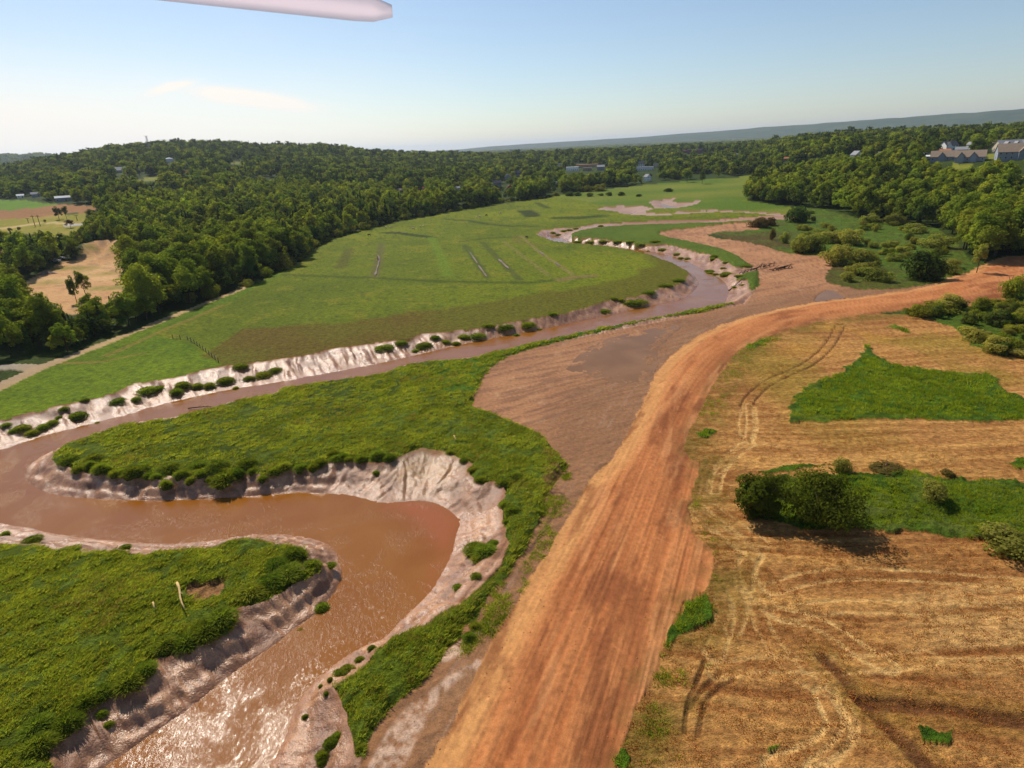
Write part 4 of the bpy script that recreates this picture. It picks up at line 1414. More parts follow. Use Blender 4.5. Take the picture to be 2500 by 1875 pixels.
# ------------------------------------------------------------------ scatter: one object per uncountable mass
def scatter(name, pts, scl, rotz, idx, coll, label, cat=None):
    me = bpy.data.meshes.new(name)
    me.vertices.add(len(pts))
    me.vertices.foreach_set('co', np.asarray(pts, np.float32).ravel())
    for nm, typ, dat in (('scl', 'FLOAT', scl), ('rotz', 'FLOAT', rotz), ('pick', 'INT', idx)):
        a = me.attributes.new(nm, typ, 'POINT')
        a.data.foreach_set('value', np.asarray(dat, np.int32 if typ == 'INT' else np.float32))
    o = link(name, me)
    ng = bpy.data.node_groups.new(name + '_nodes', 'GeometryNodeTree')
    ng.interface.new_socket('Geometry', in_out='INPUT', socket_type='NodeSocketGeometry')
    ng.interface.new_socket('Geometry', in_out='OUTPUT', socket_type='NodeSocketGeometry')
    L = ng.links.new
    gi, go = N(ng, 'NodeGroupInput'), N(ng, 'NodeGroupOutput')
    ci = N(ng, 'GeometryNodeCollectionInfo')
    ci.inputs['Collection'].default_value = coll
    ci.inputs['Separate Children'].default_value = True
    ci.inputs['Reset Children'].default_value = True
    ip = N(ng, 'GeometryNodeInstanceOnPoints')
    ip.inputs['Pick Instance'].default_value = True

    def attr(nm, typ):
        n = N(ng, 'GeometryNodeInputNamedAttribute', data_type=typ)
        n.inputs['Name'].default_value = nm
        return n.outputs['Attribute']
    L(gi.outputs[0], ip.inputs['Points'])
    L(ci.outputs[0], ip.inputs['Instance'])
    L(attr('pick', 'INT'), ip.inputs['Instance Index'])
    cx = N(ng, 'ShaderNodeCombineXYZ')
    L(attr('rotz', 'FLOAT'), cx.inputs['Z'])
    er = N(ng, 'FunctionNodeEulerToRotation')
    L(cx.outputs[0], er.inputs[0])
    L(er.outputs[0], ip.inputs['Rotation'])
    L(attr('scl', 'FLOAT'), ip.inputs['Scale'])
    L(ip.outputs[0], go.inputs[0])
    md = o.modifiers.new('scatter', 'NODES')
    md.node_group = ng
    tag(o, label, cat, None, 'stuff')
    return o


def in_poly_points(P, dens):
    x0, y0, x1, y1 = P[:, 0].min(), P[:, 1].min(), P[:, 0].max(), P[:, 1].max()
    n = int((x1 - x0) * (y1 - y0) * dens)
    x, y = rng.uniform(x0, x1, n), rng.uniform(y0, y1, n)
    m = inside(x, y, P) & (np.abs(np.arctan2(x, y)) < rad(54)) & (np.hypot(x, y) > 24)
    return x[m], y[m]


def grass():
    # tall marsh grass near the river
    xs, ys = [], []
    for P in (G1, G2):
        x, y = in_poly_points(P, 9.0)
        r = np.hypot(x, y)
        k = rng.uniform(0, 1, len(x)) < np.clip((85 / r) ** 2, .06, 1)
        bare = inside(x, y, poly('Z5', [(1180, 500), (1280, 480), (1470, 455), (1500, 500), (1450, 570), (1340, 600), (1280, 600), (1270, 540)]))
        k &= ~bare & (fbm(x, y, 2.2, 3, 222) > .36)
        xs.append(x[k])
        ys.append(y[k])
    x, y = np.concatenate(xs), np.concatenate(ys)
    m = gc(x, y) == MARSH
    x, y = x[m], y[m]
    pr = [blades('tuft', 600 + i, BLADE, 24, .44, .38, .026, (.5, .2)) for i in range(4)] + [blades('dead_tuft', 610, BLADE_D, 20, .5, .36, .024, (.5, .2))]
    r = np.hypot(x, y)
    scatter('tall_marsh_grass', np.stack([x, y, gz(x, y) - .06], 1), rng.uniform(.6, 1.15, len(x)) * (.75 + .5 * fbm(x, y, 6, 3, 5)) * np.clip(r / 110, 1, 2),
            rng.uniform(-.35, .35, len(x)), np.where(rng.uniform(0, 1, len(x)) < .03 + .3 * ss(.56, .72, fbm(x, y, 7, 4, 224)), 4, rng.integers(0, 4, len(x))), proto_collection('marsh_tuft', pr),
            'tall wind-combed green marsh grass on the land inside the river bends', 'grass')
    # weeds and crop left green in the stubble
    xs, ys = [], []
    for g_ in GREENS:
        x, y = in_poly_points(g_, 4.0)
        r = np.hypot(x, y)
        k = (rng.uniform(0, 1, len(x)) < np.clip((100 / r) ** 2, .08, 1)) & (fbm(x, y, 2.5, 3, 223) > .58 - .3 * ss(0, 3.0, pdist(x, y, g_)))
        xs.append(x[k])
        ys.append(y[k])
    x, y = np.concatenate(xs), np.concatenate(ys)
    pr = [blades('weed_tuft', 620 + i, BLADE_C, 22, .5, .36, .03, (.2, .05)) for i in range(3)]
    r = np.hypot(x, y)
    scatter('green_weeds', np.stack([x, y, gz(x, y) - .05], 1), rng.uniform(.6, 1.2, len(x)) * np.clip(r / 100, 1, 2), rng.uniform(0, 6.28, len(x)), rng.integers(0, 3, len(x)),
            proto_collection('weed', pr), 'fresh green weeds and uncut grass growing in the mown field', 'grass')
    # straw
    x, y = in_poly_points(STUB, 4.0)
    r = np.hypot(x, y)
    k = (rng.uniform(0, 1, len(x)) < np.clip((75 / r) ** 2.4, 0, 1)) & (gc(x, y) == STUBK) & (fbm(x, y, 3.5, 3, 333) > .42)
    x, y = x[k], y[k]
    pr = [blades('straw_tuft', 640 + i, STRAW, 16, .26, .42, .03, (.25, .0)) for i in range(4)]
    scatter('straw', np.stack([x, y, gz(x, y) - .03], 1), rng.uniform(.6, 1.25, len(x)), rng.uniform(-.7, .7, len(x)) + np.pi * rng.integers(0, 2, len(x)), rng.integers(0, 4, len(x)),
            proto_collection('straw_tuft', pr), 'cut golden straw lying on the mown field', 'straw')


grass()


def clods_and_weeds():
    g = random.Random(5)
    earth = plain_mat('clod_earth', C(182, 120, 74), .95, .1, .35, 5)
    ms = []
    for i in range(4):
        m = MB()
        vs_ = [(math.cos(a) * r * g.uniform(.7, 1.2), math.sin(a) * r * g.uniform(.7, 1.2), z) for r, z in ((1, -.2), (.9, .25), (.4, .6)) for a in np.linspace(0, 2 * math.pi, 6, endpoint=False)]
        m.add(vs_, [(j * 6 + k, j * 6 + (k + 1) % 6, (j + 1) * 6 + (k + 1) % 6, (j + 1) * 6 + k) for j in range(2) for k in range(6)] + [tuple(range(12, 18))])
        ms.append(m.mesh('clod_shape', earth))
    x, y = in_poly_points(ROAD, 3.0)
    dl, aa, sd = pdist(x, y, ROADC, False, True)
    lat = -dl * sd
    e = pdist(x, y, ROAD)
    k = rng.uniform(0, 1, len(x)) < np.clip(.02 + .5 * np.exp(-e / 1.3) + .3 * (fbm(lat * .8, aa * .15, 2.5, 3, 60) > .6), 0, 1) * np.clip((70 / np.hypot(x, y)) ** 1.5, .05, 1)
    x2, y2 = in_poly_points(SOIL, 1.2)
    k2 = (gc(x2, y2) == SOILC) & (rng.uniform(0, 1, len(x2)) < np.clip((60 / np.hypot(x2, y2)) ** 1.5, .04, 1)) & (fbm(x2, y2, 5, 3, 61) > .5)
    x, y = np.concatenate([x[k], x2[k2]]), np.concatenate([y[k], y2[k2]])
    scatter('earth_clods', np.stack([x, y, gz(x, y)], 1), .03 + .09 * rng.uniform(0, 1, len(x)) ** 3, rng.uniform(0, 6.28, len(x)), rng.integers(0, 4, len(x)), proto_collection('clod', ms), 'loose clods and stones of earth along the dirt road', 'clods')
    # sparse weeds between the long grass and the road, and along the field edge
    xs, ys = [], []
    for tg, pts, wd, n in (('Z6', [(960, 1470), (1100, 1290), (1240, 1060), (1330, 860), (1420, 660)], 1.6, 700), ('Z6', [(820, 1560), (900, 1440), (1000, 1290), (1080, 1160)], 1.2, 420), ('Z6', [(1290, 760), (1370, 600), (1440, 520)], .8, 260),
                           ('Z8', [(60, 1300), (150, 1020), (230, 900), (290, 760)], 3.2, 700), ('Z7', [(300, 640), (440, 420), (520, 280), (700, 190)], 3.0, 420), ('S', [(1700, 1180), (1690, 1280), (1745, 1440), (1640, 1560)], 2.0, 300)):
        P = smoothline(poly(tg, pts), 2)
        t = rng.uniform(0, len(P) - 1.001, n)
        i = t.astype(int)
        q = P[i] + (P[i + 1] - P[i]) * (t - i)[:, None] + rng.normal(0, wd * .5, (n, 2))
        xs.append(q[:, 0])
        ys.append(q[:, 1])
    x, y = np.concatenate(xs), np.concatenate(ys)
    k = (gc(x, y) != ROADK) & (fbm(x, y, 2.0, 3, 62) > .45)
    x, y = x[k], y[k]
    pr = [blades('verge_tuft', 680 + i, BLADE, 16, .42, .34, .028, (.2, .05)) for i in range(3)]
    scatter('verge_weeds', np.stack([x, y, gz(x, y) - .04], 1), rng.uniform(.5, 1.3, len(x)), rng.uniform(0, 6.28, len(x)), rng.integers(0, 3, len(x)), proto_collection('verge_weed', pr), 'sparse weeds along the verges of the dirt road', 'weeds')


clods_and_weeds()

# ------------------------------------------------------------------ buildings (placed first: trees keep clear of them)
BUILT = []
KEEP = []
WALLS = {k: plain_mat('wall_' + k, c, .75, .2, .08, .6) for k, c in {'white': C(250, 248, 244, 1.1), 'cream': C(214, 202, 176), 'grey': C(150, 152, 156), 'blue': C(160, 168, 178), 'tan': C(176, 156, 128), 'brick': C(140, 84, 66), 'brown': C(120, 96, 78)}.items()}
ROOFS = {k: plain_mat('roof_' + k, c, .85, .15, .15, 1.2) for k, c in {'brown': C(150, 132, 114), 'grey': C(160, 160, 162), 'dark': C(84, 84, 90), 'orange': C(190, 122, 80), 'white': C(236, 236, 234), 'red': C(170, 74, 66), 'pink': C(214, 120, 140)}.items()}
GLASS = plain_mat('window_glass', C(50, 60, 72), .15, .6, .05)
TRIM = plain_mat('white_trim', C(232, 232, 228), .6, .2, .05)
DOORM = plain_mat('door_paint', C(110, 60, 48), .6, .3, .05)


def gable(m, w, d, z0, rise, over=.5, th=.22, axis='x', ox=0, oy=0):
    """two pitched slabs; ridge along axis"""
    hw, hd = w / 2 + over, d / 2 + over
    zz = z0 - over * rise / ((d if axis == 'x' else w) / 2)
    for s in (-1, 1):
        if axis == 'x':
            q = [(-hw, s * hd, zz), (hw, s * hd, zz), (hw, 0, z0 + rise), (-hw, 0, z0 + rise)]
        else:
            q = [(s * hw, -hd, zz), (s * hw, hd, zz), (0, hd, z0 + rise), (0, -hd, z0 + rise)]
        q = [(a + ox, b + oy, c) for a, b, c in q]
        vs_ = q + [(a, b, c - th) for a, b, c in q]
        m.add(vs_, [(0, 1, 2, 3), (7, 6, 5, 4), (0, 4, 5, 1), (1, 5, 6, 2), (2, 6, 7, 3), (3, 7, 4, 0)])


def wall_block(m, w, d, h, rise, axis='x', ox=0, oy=0):
    m.box(-w / 2 + ox, w / 2 + ox, -d / 2 + oy, d / 2 + oy, -1.5, h)
    if rise > 0:
        if axis == 'x':
            for s in (-1, 1):
                x = s * w / 2 + ox
                m.add([(x, -d / 2 + oy, h), (x, d / 2 + oy, h), (x, oy, h + rise - .2)], [(0, 1, 2), (2, 1, 0)][:1])
        else:
            for s in (-1, 1):
                y = s * d / 2 + oy
                m.add([(-w / 2 + ox, y, h), (w / 2 + ox, y, h), (ox, y, h + rise - .2)], [(0, 1, 2)])


def house(tagn, x, y, wpx, wall, roof, label, cat='house', name='house', hgt=3.2, floors=1, rot=0.0, axis='x', dep=.75, rise=.3, flat=False, wings=(), chim=False, group=None, wmin=7, setz=None):
    X_, Y_, Z_ = spot(tagn, x, y)
    w = max(px_len(tagn, wpx, X_, Y_, Z_) * .88, wmin)
    d = min(max(w * dep, 6), 18)
    hh = hgt * floors
    rz_ = -math.atan2(X_, Y_) + rot
    root = empty(name, (X_, Y_ + d * .3, Z_ + .1), rz_)
    tag(root, label, cat, group)
    rs_ = rise * min(w, d) if not flat else 0
    m = MB()
    wall_block(m, w, d, hh, rs_, axis)
    m.build('wall', WALLS[wall], root)
    m = MB()
    if flat:
        m.box(-w / 2 - .3, w / 2 + .3, -d / 2 - .3, d / 2 + .3, hh + .02, hh + .5)
    else:
        gable(m, w, d, hh + .1, rs_, axis=axis)
    ro = m.build('roof', ROOFS[roof], root)
    if chim:
        MB().box(w * .2, w * .2 + .8, -.4, .4, hh + rs_ * .5, hh + rs_ + 1.0).build('chimney', WALLS['brick'], ro)
    for (ox, ww, dd) in wings:                         # gabled bays towards the viewer
        m = MB()
        wall_block(m, ww, dd, hh, rs_ * .8, 'y', ox, -d / 2 - dd / 2 + .3)
        m.build('bay', WALLS[wall], root)
        m = MB()
        gable(m, ww, dd + 3, hh + .08, rs_ * .8, .35, .2, 'y', ox, -d / 2 - dd / 2 + 1.6)
        m.build('bay_roof', ROOFS[roof], root)
    nw = max(2, min(9, int(w / 3.2)))
    for fl in range(floors):
        for k in range(nw):
            cx = -w / 2 + w * (k + .5) / nw
            z0 = fl * hgt + .9
            if any(abs(cx - a) < b / 2 + .6 for a, b, c in wings):
                continue
            if fl == 0 and k == nw // 2:
                MB().box(cx - .5, cx + .5, -d / 2 - .09, -d / 2 - .01, .1, 2.15).build('door', DOORM, root)
                continue
            wn = MB().box(cx - .62, cx + .62, -d / 2 - .07, -d / 2 - .01, z0, z0 + 1.35).build('window', TRIM, root)
            MB().box(cx - .5, cx + .5, -d / 2 - .10, -d / 2 - .075, z0 + .1, z0 + 1.25).build('pane', GLASS, wn)
    for s in (-1, 1):
        wn = MB().box(s * (w / 2 + .04) - .03, s * (w / 2 + .04) + .03, -.6, .6, .9, 2.2).build('window', TRIM, root)
        MB().box(s * (w / 2 + .085) - .012, s * (w / 2 + .085) + .012, -.48, .48, 1.0, 2.1).build('pane', GLASS, wn)
    BUILT.append((X_, Y_, max(w, d) * .6 + 2))
    KEEP.append((X_, Y_, Z_, w, hh + rs_))
    return root


def buildings():
    A = 'houses on the wooded rise'
    house('Y2', 1300, 835, 500, 'blue', 'brown', 'long blue-grey house with brown roof and two gabled bays on the wooded rise', floors=1, hgt=3.4, wings=((-6, 4.5, 2.5), (2, 5, 2.5)), rise=.32)
    house('Y2', 800, 835, 430, 'blue', 'brown', 'long house with brown roof and one gable, beside a small yellow shrub', floors=1, hgt=3.4, wings=((-1, 5, 2),), rise=.34)
    house('Y2', 2080, 815, 560, 'blue', 'brown', 'large blue-grey house with brown roof and one wide front gable', floors=2, hgt=2.9, wings=((6, 8, 3),), rise=.36, rot=.15)
    house('Y2', 1960, 690, 420, 'cream', 'grey', 'cream house with big grey gabled roof behind the large brown-roofed one', rot=.5, floors=2, hgt=2.7, wings=((-5, 7, 2.5), (3, 5, 2)), rise=.4)
    house('Y2', 1620, 600, 290, 'tan', 'brown', 'tan bungalow with hipped brown roof beside a dark hedge', floors=1, hgt=3.0, wings=((5, 5, 2),), rise=.25)
    house('Y2', 1110, 685, 215, 'grey', 'grey', 'small grey house with grey roof behind the long brown-roofed house', hgt=3, rise=.3)
    house('Y2', 800, 690, 210, 'tan', 'orange', 'low building with pale orange roof behind the long house', name='bungalow', hgt=2.4, rise=.18)
    house('Y2', 880, 640, 260, 'white', 'dark', 'white-fronted house with dark grey roof above the orange one', rot=.7, floors=2, hgt=2.6, wings=((-4, 4.5, 1.5),), rise=.4)
    house('Y2', 485, 700, 110, 'white', 'dark', rot=.75, label='small bright white shed with gabled front at the edge of the houses', name='shed', cat='shed', hgt=3.4, axis='y', dep=1.3, wmin=5, rise=.5)
    house('Y2', 525, 800, 90, 'cream', 'white', 'low cream outbuilding under the white shed', name='outbuilding', cat='shed', hgt=2.2, wmin=5, rise=.2)
    house('Y2', 1265, 620, 70, 'white', 'grey', 'narrow white gable between a tree and the grey-roofed house', rot=.8, hgt=5, axis='y', wmin=5, dep=1.2, rise=.5)
    house('Y2', 2120, 515, 170, 'tan', 'orange', 'house with orange roof showing above the wood', hgt=3, rise=.3)
    house('Y2', 2290, 600, 200, 'white', 'grey', 'white house with grey roof at the end of the row of houses', floors=2, hgt=2.7, rise=.4)
    house('Z3', 1210, 368, 60, 'white', 'grey', 'white house with grey roof half hidden among trees on the slope', rot=.8, floors=2, hgt=2.7, axis='y', rise=.5)
    house('Z3', 1340, 352, 40, 'blue', 'grey', 'small blue house among treetops on the slope', hgt=3.4)
    house('Z3', 1500, 328, 55, 'tan', 'brown', 'brown-roofed house deep in the wooded slope', hgt=3)
    house('Z3', 790, 376, 40, 'tan', 'orange', 'tiny orange-roofed house at the foot of the wooded hill', hgt=3)
    house('Z3', 490, 346, 25, 'white', 'grey', 'tiny white house among far trees near the brick blocks', hgt=3.4)
    # the town
    house('Z2', 1470, 288, 84, 'white', 'white', 'big white flat-roofed hall in the town', cat='building', name='hall', hgt=6, flat=True, dep=.5)
    house('Z2', 1560, 290, 60, 'tan', 'brown', 'long tan building with brown roof right of the white hall', cat='building', name='shop_building', hgt=5, flat=True)
    house('Z2', 1560, 268, 150, 'tan', 'orange', 'wide building with pale orange roof behind the white hall', cat='building', name='warehouse', hgt=5, flat=True, dep=.4)
    house('Z2', 1640, 285, 50, 'grey', 'grey', 'grey town house with dark windows behind a tall tree', floors=2, hgt=3)
    house('Z2', 1670, 262, 30, 'white', 'dark', 'white gabled town house above the grey ones', rot=.8, floors=2, hgt=3, axis='y', rise=.5)
    house('Z2', 1905, 285, 115, 'white', 'grey', 'long low white store with grey roof on the edge of town', cat='building', name='store', hgt=5, flat=True, dep=.4)
    house('Z2', 1885, 264, 40, 'white', 'dark', 'white town house with steep dark roof behind the long store', floors=2, hgt=3, rise=.5)
    house('Z2', 1970, 268, 34, 'cream', 'dark', 'cream town house behind the end of the long store', floors=2, hgt=3, axis='y')
    house('Z2', 1310, 275, 34, 'white', 'grey', 'white house at the leafy edge of town', rot=.8, hgt=4, axis='y', rise=.5)
    house('Z2', 1390, 268, 30, 'white', 'dark', 'white house with dark roof beside the white hall', floors=2, hgt=3)
    house('Z2', 1140, 322, 40, 'grey', 'dark', 'grey house with dark roof in the trees below town', floors=2, hgt=2.8, rise=.5)
    house('Z2', 1082, 346, 44, 'grey', 'grey', 'pale grey house above the red-roofed one', floors=2, hgt=2.8, axis='y', rise=.5)
    house('Z2', 1020, 388, 52, 'grey', 'dark', 'broad grey house with dark roof among garden trees', floors=2, hgt=2.8, rise=.45)
    house('Z2', 1095, 402, 30, 'brick', 'red', 'small house with red roof beside the broad grey house', hgt=3.2, axis='y', rise=.5)
    house('Z2', 1355, 380, 50, 'white', 'white', 'low white house near the hedge of the pasture', hgt=3)
    house('Z2', 780, 408, 26, 'white', 'grey', 'tiny white-grey house deep in the wooded hillside', hgt=3.2)
    house('Z2', 555, 415, 52, 'brick', 'red', 'dark red-roofed house in the wooded hillside', hgt=3.4)
    house('Z2', 425, 422, 24, 'cream', 'brown', 'small cream house left of the dark red roof', hgt=3.2)
    house('Z2', 1920, 350, 40, 'white', 'grey', 'white house between tall trees by the green flats', rot=.8, floors=2, hgt=2.8, axis='y', rise=.5)
    house('Z3', 240, 332, 100, 'brick', 'grey', 'wide brick block on the far wooded ridge', cat='building', name='brick_block', floors=3, hgt=3.2, flat=True, dep=.4)
    house('Z3', 325, 322, 50, 'brick', 'white', 'brick block with white roof at the end of the wide one', cat='building', name='brick_block', floors=3, hgt=3.2, flat=True)
    house('Z3', 180, 330, 40, 'brick', 'pink', 'brick block with pinkish roof before the wide one', cat='building', name='brick_block', floors=2, hgt=3.2, flat=True)
    # left rise
    house('Y1', 850, 230, 210, 'grey', 'white', 'long grey barn with pale roof beyond the ploughed field', cat='barn', name='barn', hgt=4, dep=.45, rise=.25)
    house('Y1', 270, 192, 70, 'white', 'white', 'small white shed roof behind the green field', cat='shed', name='shed', hgt=3, rise=.25)
    house('Y1', 480, 175, 120, 'blue', 'grey', 'bluish house in trees beyond the green field', hgt=3.4)
    house('Y1', -40, 1010, 150, 'white', 'pink', 'building with bright pink-red roof beside the gravel pit', hgt=3, rise=.35)
    house('Z1', 720, 300, 90, 'grey', 'grey', 'grey house roofs on the hillside below the mast', hgt=3.4)
    house('Z1', 835, 296, 50, 'grey', 'dark', 'grey hillside house with dark roof', hgt=3.4)
    house('Z1', 1110, 312, 60, 'cream', 'orange', 'cream hillside house with orange roof below the white dome', hgt=3.4)
    house('Z1', 1385, 428, 46, 'white', 'grey', 'white house alone in the wood above the pasture', floors=2, hgt=2.8, rise=.45)
    house('Z1', 1215, 302, 26, 'white', 'dark', 'narrow white house in the trees of the hillside', hgt=4, axis='y', rise=.5)


buildings()


def dome_tank():
    X_, Y_, Z_ = spot('Z1', 1018, 236)
    w = px_len('Z1', 46, X_, Y_, Z_) / 2
    root = tag(empty('storage_dome', (X_, Y_, Z_)), 'bright white dome of a storage building on the wooded hill', 'dome')
    m = MB()
    m.tube([(0, 0, -1), (0, 0, 4)], w, 24)
    m.build('wall', WALLS['white'], root)
    m = MB()
    n, kx = 24, 6
    vs_ = [(w * 1.02 * math.cos(a) * math.cos(b), w * 1.02 * math.sin(a) * math.cos(b), 4 + w * .5 * math.sin(b)) for b in np.linspace(0, 1.5, kx) for a in np.linspace(0, 2 * math.pi, n, endpoint=False)]
    fs = [(j * n + i, j * n + (i + 1) % n, (j + 1) * n + (i + 1) % n, (j + 1) * n + i) for j in range(kx - 1) for i in range(n)]
    m.add(vs_, fs + [tuple(range((kx - 1) * n, kx * n))])
    m.build('roof', ROOFS['white'], root, smooth=True)
    BUILT.append((X_, Y_, w + 12))
    KEEP.append((X_, Y_, Z_, 2 * w, 9))


dome_tank()

# ------------------------------------------------------------------ trees
def add_tree(name, crown, trunk, loc, rz, sc, label, cat='tree', group=None, parts=('crown', 'trunk'), tilt=None):
    r = empty(name, loc, rz, sc)
    if tilt:
        r.rotation_euler = (tilt[0], tilt[1], rz)
    tag(r, label, cat, group)
    link(parts[0], crown, r)
    link(parts[1], trunk, r)
    return r


OPEN = poly('S', [(-500, 1300), (-500, 1080), (0, 945), (122, 885), (285, 826), (496, 738), (570, 705), (640, 675), (735, 632), (770, 600), (814, 580), (900, 556), (963, 540), (1085, 518), (1207, 498), (1329, 482), (1471, 460), (1600, 446),
                  (1734, 436), (1848, 430), (1824, 492), (1940, 507), (2100, 542), (2290, 560), (2390, 650), (2470, 626), (2750, 615), (2750, 2100), (-500, 2100)])


def special_trees():
    def tr(tg, x, y, hpx, k, label, mat=None, name='broadleaf_tree', wide=1.0, tilt=None, lift=0):
        X_, Y_, Z_ = spot(tg, x, y)
        h = px_len(tg, hpx, X_, Y_, Z_) / math.cos(math.atan2(50, math.hypot(X_, Y_)))
        cm, tm, H = TREES[k]
        if mat:
            cm = cm.copy()
            cm.materials[0] = mat
        s = h / (H * .98)
        add_tree(name, cm, tm, (X_, Y_, Z_), random.uniform(0, 6), (s * wide, s * wide, s), label, tilt=tilt)
        BUILT.append((X_, Y_, 3))
    tr('Z3', 1925, 1056, 180, 3, 'lone tree standing on the red earth bank above the dirt road', LEAFW, wide=.8)
    tr('Y1', 800, 475, 175, 2, 'dark tree, one of a touching pair in the yellow field', LEAFD, wide=.9)
    tr('Y1', 905, 478, 180, 5, 'taller dark tree of the touching pair in the yellow field', LEAFD, wide=.9)
    tr('Y1', 955, 590, 110, 4, 'purple-leaved tree beside the pale paved patch in the field', LEAFP, 'ornamental_tree', 1.3)
    tr('Y1', 1255, 500, 170, 4, 'broad dark green tree right of the yellow field', LEAFD, wide=1.1)
    tr('Y1', 610, 520, 45, 2, 'small dark rounded tree near the double power pole', LEAFD, wide=1.3)
    tr('Y1', 145, 650, 65, 2, 'small dark tree by the farm track', LEAFD, wide=1.3)
    tr('Y1', 270, 640, 65, 4, 'small spreading tree where the farm track bends', LEAFD, wide=1.2)
    tr('Y1', 1180, 1560, 420, 3, 'tall slender young tree in front of the gravel pit', None, wide=.7)
    tr('Y1', 1040, 1600, 380, 2, 'thin young tree with open crown in front of the gravel pit', None, wide=.55)
    tr('Z3', 280, 515, 75, 1, 'bushy tree standing forward of the wood on the green flats', LEAFD, wide=1.1)
    tr('Z3', 190, 505, 70, 4, 'round tree at the corner of the green flats', LEAFD, wide=1.1)
    # the leaning pine at the pit edge
    X_, Y_, Z_ = spot('Y1', 1850, 1310)
    h = px_len('Y1', 430, X_, Y_, Z_)
    r = tag(empty('pine_tree', (X_, Y_, Z_), 0), 'leaning pine with bare trunk and tufted top at the pit edge', 'tree')
    r.rotation_euler = (0, rad(-9), 0)
    MB().tube([(0, 0, -.5), (.1, 0, h * .5), (-.1, 0, h)], [.3, .22, .06], 7).build('trunk', BARK, r, smooth=True)
    link('crown', crown_mesh('pine_crown', 777, NEEDLE, h, h * .16, h * .84, h * .17, 12, 900, .28), r)


special_trees()


CLEAR = [('Y1', [(230, 1390), (400, 1290), (500, 1220), (700, 1110), (830, 1040), (1000, 1040), (1150, 960), (1400, 850), (1600, 900), (1700, 1010), (1800, 1230), (1700, 1340), (1560, 1450), (1540, 1520), (1300, 1480), (900, 1640), (780, 1580), (560, 1490), (230, 1480)]),
         ('Y1', [(-400, 205), (0, 205), (330, 215), (850, 272), (1300, 305), (1370, 345), (1180, 390), (1140, 520), (1050, 590), (920, 660), (640, 650), (400, 640), (200, 640), (0, 600), (-400, 620)]),
         ('Y2', [(560, 690), (1740, 690), (1740, 840), (1320, 930), (1080, 990), (930, 960), (900, 850), (560, 820)]), ('Y2', [(1990, 1190), (2080, 1110), (2300, 1080), (2300, 1180), (2100, 1200)]),
         ('Y2', [(700, 560), (1260, 560), (1260, 690), (700, 690)]), ('Y2', [(1740, 560), (2300, 560), (2300, 830), (1740, 830)]),
         ('Z1', [(800, 350), (900, 325), (970, 322), (960, 340), (830, 352)]), ('Z1', [(1370, 240), (1460, 232), (1455, 245), (1380, 250)]), ('Z1', [(990, 222), (1045, 222), (1045, 240), (990, 240)]),
         ('Z2', [(1425, 265), (1660, 255), (1660, 300), (1425, 300)]), ('Z2', [(1840, 260), (2000, 260), (2000, 290), (1840, 290)])]


